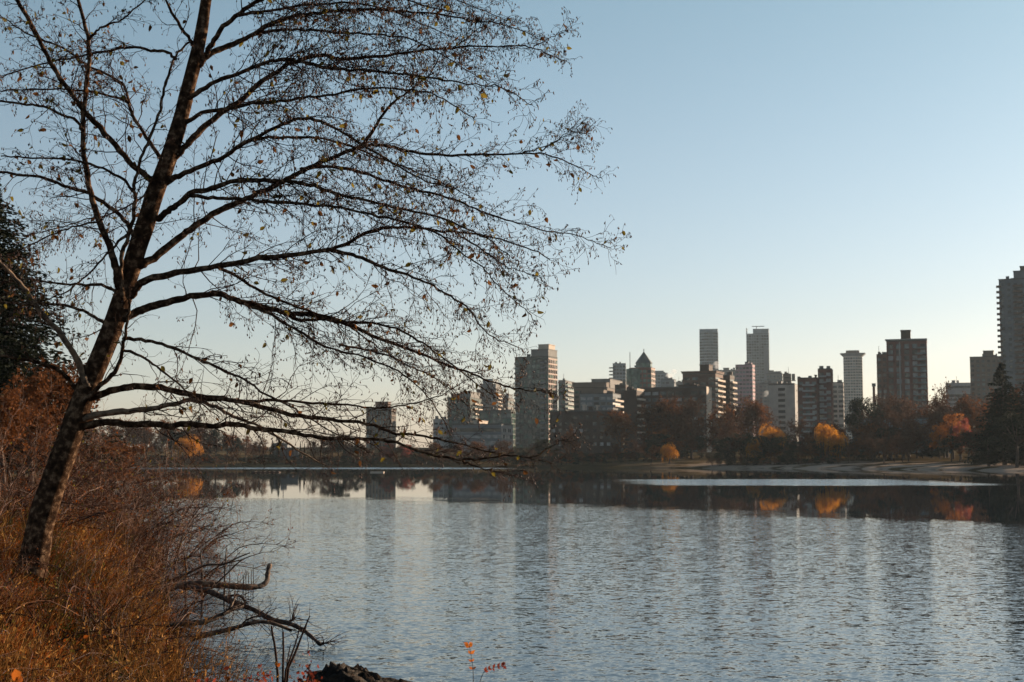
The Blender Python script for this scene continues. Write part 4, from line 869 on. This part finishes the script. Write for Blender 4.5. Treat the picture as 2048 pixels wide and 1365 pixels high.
for bi, (pts, w0, w1, d0, d1, dens, pale) in enumerate(BR):
    P, s = to3(pts, d0, d1, .12)
    rad = (w0 + (w1 - w0) * s ** .75) / 2 * PX * .9
    P[1:-1] += rng.normal(0, .011, (len(P) - 2, 3)) * (1, 2, 1)
    Q4 = smooth_line(np.concatenate([P, rad[:, None]], 1), it=2); P4 = Q4[:, :3]; r4 = Q4[:, 3]
    P4 = P4 + np.concatenate([[np.zeros(3)], rng.normal(0, .006, (len(P4) - 1, 3))])
    tb = Tubes(); tb.add(P4 - TO, r4 * (1 + .06 * rng.normal(0, 1, len(r4))), 8 if w0 > 8 else 6)
    seg = np.linalg.norm(np.diff(P4, axis=0), axis=1); cum = np.concatenate([[0], np.cumsum(seg)]); Lt = cum[-1]
    tw = Tubes(); cat = []; lf = []
    start = min(.9, .12 * Lt + .15); pos = start; side = 1
    right = pts[-1][0] > pts[0][0]
    while pos < Lt:
        i = min(np.searchsorted(cum, pos) - 1, len(seg) - 1); f = (pos - cum[i]) / seg[i]
        p = P4[i] * (1 - f) + P4[i + 1] * f; T = unit(P4[i + 1] - P4[i]); rem = (Lt - pos) / Lt
        L2 = (0.22 + .55 * rem * min(1.4, Lt / 2.5)) * rng.uniform(.5, 1.35)
        # shoots fan out to both sides along the limb
        up = np.array([0, 0, 1.0]); sdv = unit(np.cross(T, np.array([0, 1.0, 0]))) * side
        if sdv @ up * side < 0: sdv = -sdv
        spread = rng.uniform(.35, .95)
        dirn = unit(T * math.cos(spread) + (sdv * rng.uniform(.5, 1) + np.array([0, rng.normal(0, .7), 0])) * math.sin(spread))
        n2 = 7; dirn = unit(dirn + rng.normal(0, .22, 3)); A = grow(p, dirn, L2, n2, .55, T * .35 + np.array([0, 0, -.12]))
        ra = max(.0022, r4[i] * .34); ra = min(ra, .007); tw.add(A - TO, np.linspace(ra, .0013, n2), 4)
        nt3 = max(3, int(L2 / .07 * min(1.25, dens + .25)))
        for j in range(nt3):
            q = rng.uniform(.12, 1) * (n2 - 1); k = min(int(q), n2 - 2); pp = A[k] + (A[k + 1] - A[k]) * (q - k)
            L3 = rng.uniform(.07, .26) * (.6 + .5 * min(1, L2))
            Tk = unit(A[k + 1] - A[k]); Bp = grow(pp, side_dir(Tk, rng.uniform(.4, 1.1), .9), L3, 5, .45, (0, 0, -.15))
            tw.add(Bp - TO, np.linspace(.0024, .0014, 5), 3); total_tw += 1
            for e in range(rng.integers(0, 3)):
                kk = rng.integers(1, 5); Ce = grow(Bp[kk], side_dir(unit(Bp[kk] - Bp[kk - 1]), rng.uniform(.4, 1.1), .9), rng.uniform(.03, .09), 3, .3, (0, 0, -.2))
                tw.add(Ce - TO, (.0019, .0016, .0013), 3)
                if rng.random() < .85 * dens + .1: cat.append(Ce[2] - TO)
                if rng.random() < .6 * dens: cat.append(Ce[2] - TO + rng.normal(0, .008, 3))
            if rng.random() < .55 * dens + .1: cat.append(Bp[4] - TO)
            if rng.random() < (.10 if right else .22): lf.append(Bp[rng.integers(1, 5)] - TO)
        if rng.random() < .09: lf.append(p + rng.normal(0, .02, 3) - TO)
        pos += rng.uniform(.042, .085) / max(.5, dens) ** .8; side = -side
    # short spurs on the limb
    for j in range(int(Lt / .05)):
        i = rng.integers(0, len(P4) - 1); pp = P4[i] + (P4[i + 1] - P4[i]) * rng.uniform(0, 1)
        Bp = grow(pp, side_dir(unit(P4[i + 1] - P4[i]), rng.uniform(.8, 1.4), 1.), r4[i] + rng.uniform(.01, .07), 3, .3); tw.add(Bp - TO, (.002, .0018, .001), 3)
    bo = mesh_obj('branch', tb.build('branch', M['sunbark'] if pale else M['bark']), tree)
    V1, Q1 = tw.arrays(); V2, T2 = catkin_arrays(cat, .036, .0068)
    me = np_mesh('twigs', np.concatenate([V1, V2]), Q1, T2 + len(V1), [M['twig'], M['catkin']], np.concatenate([np.zeros(len(Q1)), np.ones(len(T2))]))
    mesh_obj('twigs', me, bo)
    if lf:
        mi = (rng.random(len(lf)) < .5).astype(int)
        mesh_obj('leaves', leaves_mesh('leaves', lf, rng.uniform(.045, .09, len(lf)), [M['leaf_y'], M['leaf_b']], mi, .58, (0, 0, -1.0)), bo)
print('twigs', total_tw)

# ------------------------------------------------------------------ shrubs on the bank
def shrub_mesh(seed, nstem=16, H=2.4, lean=(0.5, 0, 0), dens=1.0, leafk=.25):
    global rng
    keep = rng; rng = np.random.default_rng(seed)
    st = Tubes(); tw = Tubes(); lf = []
    for i in range(nstem):
        a = rng.uniform(0, 6.28); el = rng.uniform(.45, 1.35)
        d = np.array([math.cos(a) * math.cos(el), math.sin(a) * math.cos(el), math.sin(el)]) + np.array(lean) * rng.uniform(.3, 1.2)
        L = H * rng.uniform(.7, 1.35); P = grow((rng.normal(0, .22), rng.normal(0, .22), -.15), d, L, 10, .4, np.array(lean) * .9 + np.array([0, 0, -.55]))
        st.add(P, np.linspace(rng.uniform(.012, .026), .004, 10), 5)
        for j in range(int(15 * dens)):
            q = rng.uniform(.15, 1) * 9; k = min(int(q), 8); pp = P[k] + (P[k + 1] - P[k]) * (q - k); T = unit(P[k + 1] - P[k])
            A = grow(pp, side_dir(T, rng.uniform(.35, 1.2), 1.0), rng.uniform(.3, .95) * H / 2.4, 6, .5, (0, 0, .1)); tw.add(A, np.linspace(.006, .0022, 6), 4)
            for l in range(int(7 * dens)):
                kk = rng.integers(1, 6); Bp = grow(A[kk], side_dir(unit(A[kk] - A[kk - 1]), rng.uniform(.4, 1.2), 1.0), rng.uniform(.1, .42), 4, .5)
                tw.add(Bp, np.linspace(.0032, .0015, 4), 3)
                if rng.random() < leafk: lf.append(Bp[rng.integers(1, 4)])
    r = (st.build('shrub_stems', M['shrubtwig']), tw.build('shrub_twigs', M['shrubtwig'], False),
         leaves_mesh('shrub_leaves', lf, rng.uniform(.03, .065, len(lf)), [M['rust'], M['dryfern'], M['leaf_y']], rng.choice([0, 0, 1, 1, 2], len(lf)), .6, (0, 0, -.4)))
    rng = keep; return r
SH = [shrub_mesh(101, 15, dens=.85), shrub_mesh(102, 16, 2.4, (.7, -.1, -.1), .85), shrub_mesh(103, 13, 2.4, (.35, 0, .1), .95, .5)]
def shrub(px, v, D, top_v, var, label, group='bare brown shrubs on the left bank', rz=None, wid=1.0):
    """rooted at photo column px, distance D, crown top near row top_v"""
    p = at(px, v, D); z = g1(p.x, D); Ht = at(px, top_v, D).z - z
    o = empty('bare_shrub', (p.x, D, z), random.uniform(-.5, .5) if rz is None else rz, label, 'shrub', group)
    s = Ht / 2.35; o.scale = (s * wid, s * wid, s)
    for n_, me in zip(('stems', 'twigs', 'leaves'), SH[var]): mesh_obj(n_, me, o)
    return o
shrub(350, 1080, 25, 965, 1, 'bare brown shrub whose twigs reach farthest right over the water', wid=.74)
shrub(270, 1080, 23, 985, 0, 'bare brown shrub leaning over the water just above the fallen branches', wid=.74)
shrub(275, 1060, 30, 905, 2, 'tall rust-brown shrub between the alder trunk and the pale ripple strip', wid=.74)
shrub(335, 1060, 31, 915, 0, 'thin brown shrub in front of the far left shore, right of the tall rust-brown one', wid=.74)
shrub(235, 1060, 27, 905, 1, 'tangled shrub just right of the alder trunk at mid height')
shrub(180, 1060, 33, 850, 2, 'tallest tangled shrub close behind the right edge of the alder trunk')
shrub(370, 1050, 35, 950, 1, 'low thin shrub behind the farthest-reaching shrub, at the water edge', wid=.74)
shrub(120, 1060, 29, 840, 0, 'dense shrub directly behind the alder trunk', wid=.9)
shrub(60, 1060, 26, 835, 2, 'dense red-brown shrub left of the alder trunk')
shrub(-10, 1060, 24, 830, 1, 'dense shrub cut by the left edge of the picture', wid=.95)
shrub(20, 1060, 36, 800, 0, 'tall shrub behind the others at the left edge, below the russet trees')
shrub(105, 1060, 42, 790, 2, 'tall rust shrub farther back behind the alder trunk')
shrub(210, 1060, 44, 850, 0, 'far shrub on the bank seen over the tangled ones')
shrub(270, 1060, 52, 880, 2, 'farthest low shrub on the left bank near the ripple strip')
shrub(250, 1140, 19.5, 1030, 2, 'low rust shrub at the right foot of the alder trunk')
shrub(330, 1160, 18.5, 1060, 1, 'low shrub at the base of the fallen branches', wid=.74)
shrub(190, 1180, 14, 1100, 0, 'low wiry shrub in front of the alder base')
shrub(-20, 1180, 13, 1060, 2, 'low wiry shrub at the left edge in front of the alder base')

# ------------------------------------------------------------------ undergrowth of grass, dead fern and bramble
TX = float(TO[0])
def blades(N, seed):
    r = np.random.default_rng(seed)
    D = 5.6 + 26 * r.random(N) ** 1.35
    px = r.uniform(-260, 640, N)
    x = (px - 1024) / F * D
    sdv = sdist(x, D); ok = sdv > -.15
    x, D = x[ok], D[ok]
    pt = np.sin(x * 3.1 + 2 * np.sin(D * .8)) + np.sin(D * 2.3 + 1.7 * np.sin(x * 1.3)) + .8 * np.sin(x * 7.3 + D * 5.1)
    ok = r.random(len(x)) < np.clip(.5 + .5 * pt, .1, 1); x, D = x[ok], D[ok]; z = gh(x, D); n = len(x)
    tram = (np.abs(x - TX * D / 16) < .75) & (D > 10.5) & (D < 16.6)
    cl = np.sin(x * 1.9 + .6 * np.sin(D * 1.1)) * np.cos(D * .9 + x * .4)     # thick and thin patches
    L = r.uniform(.10, .42, n) * (1 + .6 * cl); L *= np.clip(sdist(x, D) / 1.4 + .45, .4, 1); L = np.where(tram, L * .5, L)
    a = r.uniform(0, 6.28, n); lean = r.uniform(.1, .95, n)
    d = np.stack([np.cos(a) * lean + .25, np.sin(a) * lean, np.ones(n)], 1); d /= np.linalg.norm(d, axis=1, keepdims=True)
    s = np.cross(d, r.normal(0, 1, (n, 3))); s /= np.linalg.norm(s, axis=1, keepdims=True); W_ = r.uniform(.0018, .0075, n)[:, None]
    P0 = np.stack([x, D, z - .03], 1); P1 = P0 + d * L[:, None] * .55; P2 = P1 + (d + np.stack([np.cos(a), np.sin(a), -np.ones(n) * .9], 1) * .5 * r.random((n, 1))) * L[:, None] * .45
    V = np.stack([P0 - s * W_, P0 + s * W_, P1 + s * W_ * .8, P1 - s * W_ * .8, P2 + s * W_ * .1, P2 - s * W_ * .1], 1).reshape(-1, 3)
    b_ = np.arange(n)[:, None] * 6; Q = np.concatenate([b_ + [0, 1, 2, 3], b_ + [3, 2, 4, 5]], 1).reshape(-1, 4)
    pn = np.sin(x * 2.3 + D) + r.normal(0, .9, n)
    mi = np.where(pn > 1.3, 0, np.where(pn > .1, 1, np.where(pn > -1.1, 2, 3)))
    mi = np.where(r.random(n) < .04, 0, mi)
    return V, Q, np.repeat(mi, 2)
V, Q, mi = blades(170000, 5)
tag(mesh_obj('undergrowth_grass', np_mesh('undergrowth_grass', V, Q, None, [M['straw'], M['rust'], M['dryfern'], M['olive']], mi)),
    'tangled dead grass and fern in rust, ochre and olive covering the near left bank', 'undergrowth', kind='stuff')
# tall golden and straw stalks standing through the grass
tg_ = Tubes(); hd = []
for i in range(2300):
    D_ = 5.8 + 12 * random.random() ** 1.2; x_ = (random.uniform(-200, 470) - 1024) / F * D_
    if sdist(x_, D_) < .15 or (abs(x_ - TX * D_ / 16) < .8 and 10 < D_ < 16.6): continue
    P = grow((x_, D_, g1(x_, D_) - .03), (rng.normal(.12, .28), rng.normal(0, .25), 1), rng.uniform(.35, .95), 6, .22, (.15, 0, -.2))
    tg_.add(P, np.linspace(.0038, .0014, 6), 3)
    if random.random() < .22:
        for k in range(6): hd.append(P[5] - (P[5] - P[4]) * rng.uniform(0, .9) + rng.normal(0, .005, 3))
V1, Q1 = tg_.arrays(); hm_ = leaves_mesh('tmp', hd, rng.uniform(.015, .035, len(hd)), [M['straw']], None, .3, (0, 0, 1.2))
tag(mesh_obj('dry_stalks', np_mesh('dry_stalks', V1, Q1, None, [M['straw']])), 'thin golden dry stalks standing through the dead grass at the lower left', 'dry stalks', kind='stuff')
tag(mesh_obj('seed_heads', hm_), 'pale golden seed heads on the dry stalks at the lower left', 'seed heads', kind='stuff')
# leaf litter and small curled leaves caught in the undergrowth
N = 11000; D = 5.6 + 24 * rng.random(N) ** 1.3; x = (rng.uniform(-260, 640, N) - 1024) / F * D; ok = sdist(x, D) > 0.02
x, D = x[ok], D[ok]; z = gh(x, D) + rng.random(len(x)) ** 2 * .3
tag(mesh_obj('leaf_litter', leaves_mesh('leaf_litter', np.stack([x, D, z], 1), rng.uniform(.02, .055, len(x)), [M['rust'], M['dryfern'], M['leaf_y'], M['straw']], rng.choice([0, 0, 1, 1, 1, 2, 3], len(x)), .7)),
    'small curled brown leaves caught in the dead grass of the near left bank', 'leaf litter', kind='stuff')
# bramble canes arching through the undergrowth
cn = Tubes()
for i in range(1500):
    D_ = 5.8 + 15 * random.random(); x_ = (random.uniform(-150, 560) - 1024) / F * D_
    if sdist(x_, D_) < .1 or (abs(x_ - TX * D_ / 16) < .8 and 10 < D_ < 16.6): continue
    a = rng.uniform(0, 6.28); P = grow((x_, D_, g1(x_, D_) - .03), (math.cos(a) * .7, math.sin(a) * .7, 1.1), rng.uniform(.4, 1.25), 9, .35, (math.cos(a) * .8 + .3, math.sin(a) * .8, -1.2))
    cn.add(P, np.linspace(rng.uniform(.003, .0065), .0015, 9), 4)
    for j in range(4):
        k = rng.integers(3, 9); cn.add(grow(P[k], side_dir(unit(P[k] - P[k - 1]), .8, 1.), rng.uniform(.08, .3), 4, .4), (.002, .0017, .0014, .001), 3)
for i in range(60):
    D_ = 6.2 + 9 * random.random(); x_ = (random.uniform(-100, 420) - 1024) / F * D_; a = rng.uniform(0, 6.28)
    if sdist(x_, D_) > .2: cn.add(grow((x_, D_, g1(x_, D_) - .03), (math.cos(a) * .9, math.sin(a) * .6, .9), rng.uniform(.6, 1.5), 10, .35, (math.cos(a), 0, -1.4)), np.linspace(.009, .003, 10), 5)
tag(mesh_obj('bramble_canes', cn.build('bramble_canes', M['shrubtwig'])), 'thin reddish bramble canes arching through the dead grass at the lower left', 'brambles', kind='stuff')

# ------------------------------------------------------------------ dead branches lying over the water
def deadwood(name, label, lines, group=None, twn=14, mat=None):
    o0 = lines[0][0]; p0 = at(o0[0][0], o0[0][1], lines[0][1]); root = empty(name, tuple(p0), 0, label, 'dead branch', group); P0 = np.array(p0)
    tb = Tubes(); tw = Tubes()
    for pts, D0, D1, w0, w1 in lines:
        n = len(pts); P = np.array([at(u, v, D0 + (D1 - D0) * i / (n - 1)) for i, (u, v) in enumerate(pts)]); r_ = 1.08 * np.linspace(w0, w1, n) / 2 * (D0 + D1) / 2 / F
        Q4 = smooth_line(np.concatenate([P, r_[:, None]], 1), it=2); Pq = Q4[:, :3]; rr = Q4[:, 3] * (1 + .10 * rng.normal(0, 1, len(Q4)))
        tb.add(Pq - P0, rr, 8)
        for j in range(int(1.8 * twn * w0 / 10)):
            k = rng.integers(len(Pq) // 4, len(Pq) - 1); B_ = grow(Pq[k], side_dir(unit(Pq[k + 1] - Pq[k]), rng.uniform(.5, 1.2), 1.), rng.uniform(.06, .42), 6, .4, (0, 0, .1))
            tw.add(B_ - P0, np.linspace(.005, .0018, 6), 4)
            if rng.random() < .5: tw.add(grow(B_[3], side_dir(unit(B_[3] - B_[2]), .8, 1.), .14, 4, .4) - P0, (.003, .0025, .002, .0015), 3)
    mesh_obj('limb', tb.build('limb', mat or M['deadwood']), root); mesh_obj('twigs', tw.build('twigs', M['twig'], False), root)
deadwood('fallen_branch', 'thick fallen log over the water with its broken end turned straight up', [([(270,1203),(294,1194),(312,1187),(341,1175),(364,1170),(399,1167),(434,1170),(469,1173),(505,1175),(523,1173),(535,1163),(535,1147),(540,1129)], 19, 20, 15, 9)], 'dead branches over the water', 5)
deadwood('fallen_branch', 'long forked dead branch slanting down right until its tip touches the water', [([(360,1172),(387,1177),(418,1182),(446,1196),(481,1210),(514,1222),(544,1241),(575,1246),(603,1257),(622,1273),(641,1290)], 19.5, 17, 13, 6), ([(641,1290),(648,1287),(662,1284)], 17, 17, 5, 2), ([(575,1246),(585,1240),(590,1236)], 17.9, 17.9, 6, 3), ([(446,1196),(470,1190),(484,1193),(492,1206)], 18.8, 18.4, 6, 4)], 'dead branches over the water', 16)
deadwood('fallen_branch', 'dark dead branch rising from the bank to the middle of the long forked one', [([(298,1252),(331,1249),(376,1248),(418,1243),(446,1229),(469,1217),(486,1212)], 17.5, 18.3, 11, 7), ([(446,1229),(458,1220),(466,1203),(472,1192)], 18, 18.2, 6, 4)], 'dead branches over the water', 12)
deadwood('fallen_branch', 'lowest dead branch over the water, its broken tip under the long forked one', [([(380,1280),(399,1273),(430,1266),(469,1257),(500,1246),(523,1243),(551,1248),(584,1262)], 16.6, 16.8, 11, 6), ([(480,1255),(492,1240),(508,1234),(530,1232)], 16.6, 16.5, 4, 2.5)], 'dead branches over the water', 16)
deadwood('fallen_branch', 'thin dark branch angling up right above the log, bent at its middle', [([(330,1166),(341,1161),(378,1147),(409,1129),(451,1130),(474,1116),(500,1106)], 20, 20, 6, 2)], 'dead branches over the water', 6)
deadwood('fallen_branch', 'straight slender twig-branch crossing behind the log end up to the right', [([(405,1196),(418,1182),(455,1147),(481,1121),(500,1113)], 19.3, 19.5, 4, 1.8)], 'dead branches over the water', 2)
for i, (l_, pts, D_, w0) in enumerate([('dead upright stake in the water, right one above the log', [(449, 1172), (450, 1140), (453, 1096)], 23.5, 5), ('dead upright stake in the water, middle one above the log', [(405, 1166), (404, 1135), (401, 1105)], 23, 6), ('dead upright stake in the water, left one above the log', [(372, 1168), (373, 1140), (370, 1112)], 23, 6)]):
    p = at(*pts[0], D_); base = p.copy(); root = empty('dead_stake', (p.x, D_, -.1), 0, l_, 'stake', 'upright dead stakes in the water')
    P = np.array([np.array(at(u, v, D_)) - np.array((p.x, D_, -.1)) for u, v in pts]); P = np.concatenate([[(0, 0, -.2)], P]); tb = Tubes(); tb.add(P, np.linspace(w0, w0 * .5, len(P)) / 2 * D_ / F, 7)
    tw = Tubes()
    for j in range(4): k = rng.integers(1, 3); tw.add(grow(P[k], side_dir(np.array([0, 0, 1.]), .7, 1.), rng.uniform(.1, .3), 5, .3), np.linspace(.004, .002, 5), 3)
    mesh_obj('stem', tb.build('stem', M['deadwood']), root); mesh_obj('twigs', tw.build('twigs', M['twig'], False), root)
# reeds: short ones far, tall dark ones near
def reed(label, pts, D_, w0, w1, mat, group):
    p = at(*pts[0], D_); P = np.array([np.array(at(u, v, D_)) for u, v in pts]); P0 = P[0].copy()
    gz = min(g1(P0[0], D_), P0[2]); P = np.concatenate([[[P0[0], D_, gz - .05]], P]) if P0[2] > gz + .02 else P
    tb = Tubes(); Q4 = smooth_line(np.concatenate([P - P0, (np.linspace(w0, w1, len(P)) / 2 * D_ / F)[:, None]], 1), it=1); tb.add(Q4[:, :3], Q4[:, 3], 6)
    o = mesh_obj('reed_stem', tb.build('reed_stem', mat)); o.location = P0; tag(o, label, 'reed', group)
gr = 'dark reed stems in front of the dead branches'
reed('curved dark reed stem, leftmost of the reeds in front of the dead branches', [(556, 1358), (553, 1320), (549, 1287), (545, 1270), (543, 1252)], 11, 6, 4, M['twig'], gr)
reed('upright broken reed stem between the curved one and the tallest one', [(566, 1335), (567, 1300), (566, 1264)], 11, 5, 4, M['twig'], gr)
reed('tallest dark reed stem slanting right up across the dead branch tip', [(572, 1345), (590, 1308), (604, 1270), (614, 1245), (620, 1232)], 11, 7, 2.5, M['twig'], gr)
reed('second slanting reed stem just left of the tallest one', [(568, 1350), (583, 1310), (592, 1285), (599, 1258)], 10.8, 5, 2.5, M['twig'], gr)
reed('short thin reed stem between the slanting ones and the upright one', [(573, 1330), (577, 1310), (581, 1290)], 11, 3, 2, M['twig'], gr)
for i, (u, v0, v1) in enumerate([(488, 1164, 1146), (492, 1166, 1142), (497, 1166, 1143), (503, 1167, 1140), (507, 1168, 1130), (459, 1166, 1130), (476, 1160, 1147)]):
    reed('tiny reed tip standing in the water left of the upturned log end', [(u, v0 + 3), (u + random.uniform(-2, 2), (v0 + v1) / 2), (u + random.uniform(-3, 3), v1)], 25.3, 2, 1.2, M['twig'], 'tiny reed tips in the water behind the log')

# red-leaved plants at the bottom
def redplant(px, v, D_, hpx, label, mat='redleaf', n=70, spread=1.0, group='red-leaved plants at the bottom'):
    p = at(px, v, D_); z = g1(p.x, D_); Ht = at(px, v - hpx, D_).z - z
    root = empty('red_plant', (p.x, D_, z), 0, label, 'plant', group); tb = Tubes(); C = []
    for i in range(6):
        P = grow((rng.normal(0, .03), rng.normal(0, .03), -.05), (rng.normal(0, .25) * spread, rng.normal(0, .25), 1), Ht * rng.uniform(.7, 1.08), 8, .15)
        tb.add(P, np.linspace(.004, .0018, 8), 5)
        for j in range(n // 2):
            q = rng.uniform(.62, 1) * 7; k = min(int(q), 6); C.append(P[k] + (P[k + 1] - P[k]) * (q - k) + rng.normal(0, .035, 3))
    mesh_obj('stem', tb.build('stem', M['twig']), root)
    mesh_obj('leaves', leaves_mesh('leaves', C, rng.uniform(.018, .038, len(C)), [M[mat], M['rust']], (rng.random(len(C)) < .25).astype(int), .6, (0, 0, -.8)), root)
redplant(523, 1340, 8.2, 50, 'tallest dark red leafy plant at the bottom, left of the reed stems', n=150)
redplant(478, 1345, 8.0, 22, 'dull red leafy plant at the bottom, left of the tallest one', n=110)
redplant(430, 1350, 7.8, 20, 'brownish red leafy plant at the bottom edge below the lowest dead branch', n=110)
redplant(600, 1345, 8.4, 20, 'small red leafy plant right of the reed stems, beside the rock', n=110)
redplant(560, 1350, 8.0, 8, 'low red leafy plant at the foot of the reed stems', n=110)
redplant(385, 1350, 7.6, 45, 'reddish brown seed-headed plant near the bottom left of the red ones', 'dryfern', 120)
# two glowing orange leaves
for u, v, s_, l_ in ((30, 1338, .055, 'glowing orange leaf low in the bottom left corner, larger of the two'), (44, 1352, .045, 'glowing orange leaf just below the larger one in the bottom left corner')):
    p = at(u, v, 6.0); c = np.array([[0, 0, 0.]]); o = mesh_obj('orange_leaf', leaves_mesh('orange_leaf', np.array([[0, 0, 0]]), s_, [M['orangeleaf']], None, .9, (0, 0, -3)))
    o.location = p; tag(o, l_, 'leaf')
# slender orange sprig and red sprig at the bottom centre
def sprig(lines, D_, mat, label, leafw=.03):
    u, v = lines[0][0]; p = at(u, v, D_); z = g1(p.x, D_); root = empty('autumn_sprig', (p.x, D_, z), 0, label, 'plant'); P0 = np.array((p.x, D_, z)); tb = Tubes(); V, Qs = [], []
    N_ = 0
    for pts in lines:
        P = np.array([at(a, b_, D_) for a, b_ in pts]) - P0; Pq = smooth_line(P, it=2); tb.add(Pq, np.linspace(.0022, .001, len(Pq)), 5)
        L_ = len(Pq); ks = range(int(L_ * .45), L_, 2)
        for k in ks:
            T = unit(Pq[min(k + 1, L_ - 1)] - Pq[k - 1])
            for sgn in (-1, 1):
                s = unit(np.cross(T, (0, 1, 0))) * sgn; d = unit(s * .8 + T * .7 + rng.normal(0, .2, 3)); n_ = unit(np.cross(d, T)); w_ = np.cross(d, n_); L = leafw * rng.uniform(.7, 1.2); c = Pq[k]
                V += [c, c + d * L * .4 + w_ * L * .3, c + d * L + n_ * L * .1, c + d * L * .4 - w_ * L * .3]; Qs.append([N_, N_ + 1, N_ + 2, N_ + 3]); N_ += 4
    mesh_obj('stem', tb.build('stem', M['twig']), root); mesh_obj('leaves', np_mesh('leaves', V, Qs, None, [mat]), root)
sprig([[(946, 1400), (947, 1350), (944, 1320), (938, 1290)]], 7.0, M['orangeleaf'], 'upright orange-leaved sprig in front of the water at the bottom centre', .026)
sprig([[(955, 1400), (960, 1360), (970, 1340), (988, 1336), (1006, 1332)]], 7.0, M['redleaf'], 'small red-leaved sprig bending right beside the upright orange one', .022)

# mossy rock at the water's edge
def rock():
    n, k = 44, 26; c = at(728, 1378, 13.4); c.z = -.12; V = []
    for i in range(n):
        for j in range(k + 1):
            a = i * 2 * math.pi / n; e = j / k * math.pi / 2
            r = 1 + .10 * math.sin(3 * a + 1) + .07 * math.sin(5 * a + 2.2 * e) + .06 * math.sin(9 * a + 4 * e) + .03 * math.sin(17 * a + 9 * e) + rng.normal(0, .03)
            x = r * math.cos(e) ** .6 * math.cos(a) * .68; y = r * math.cos(e) ** .6 * math.sin(a) * .45; z = math.sin(e) * .36 * (1 - .45 * (x + .1)) * (1 + .06 * rng.normal()) * (1 + .08 * math.sin(8 * x + 3) + .05 * math.sin(19 * x + 11 * y))
            V.append((x, y, z))
    Q = [(i * (k + 1) + j, ((i + 1) % n) * (k + 1) + j, ((i + 1) % n) * (k + 1) + j + 1, i * (k + 1) + j + 1) for i in range(n) for j in range(k)]
    o = mesh_obj('rock', np_mesh('rock', V, Q, None, [M['rock']], None, False)); o.location = c
    tag(o, 'dark mossy rock at the water edge, cut by the bottom of the picture', 'rock')
rock()

# steam puffs over the city roofs
sm, snt, sb = mat_base('steam'); snt.nodes.remove(sb)
vol = snt.nodes.new('ShaderNodeVolumePrincipled'); vol.inputs['Color'].default_value = (1, 1, 1, 1); vol.inputs['Density'].default_value = .35
sn = noise(snt, .16, 3, gpos(snt)); snt.links.new(mnode(snt, 'MULTIPLY', sstep(snt, sn.outputs[0], .45, .65), .16), vol.inputs['Density'])
snt.links.new(vol.outputs[0], snt.nodes['Material Output'].inputs['Volume'])
for (u, v, D_, r_, l_) in ((1341, 749, 1300, 4.5, 'small white steam puff over the blue-grey flat block'), (1433, 731, 1200, 4.2, 'small white steam plume at the foot of the round-fronted skyscraper'), (1529, 789, 880, 2.2, 'tiny white steam puff left of the whitish block')):
    p = at(u, v, D_); B = Tubes(); B.add(np.array([(-r_ * 1.3, 0, -r_ * .9), (-r_ * .7, 0, -r_ * .5), (0, 0, 0), (r_ * .8, 0, r_ * .5), (r_ * 1.6, 0, r_ * .9)]), (.2, r_ * .5, r_ * .85, r_ * .7, .3), 12)
    o = mesh_obj('steam_puff', B.build('steam_puff', sm)); o.location = p; tag(o, l_, 'steam', kind='stuff')

# ------------------------------------------------------------------ air
hb = Boxes(); hb.box(-2450, 2450, -450, 2550, -4, 190)
hm, hnt, hbs = mat_base('haze'); hnt.nodes.remove(hbs)
hv = hnt.nodes.new('ShaderNodeVolumePrincipled'); hv.inputs['Color'].default_value = (.75, .90, 1, 1); hv.inputs['Density'].default_value = 0.00005; hv.inputs['Anisotropy'].default_value = 0.1
hnt.links.new(hv.outputs[0], hnt.nodes['Material Output'].inputs['Volume'])
tag(mesh_obj('haze', hb.build('haze', [hm])), 'thin pale haze in the air over the lake and city', 'haze', kind='stuff')
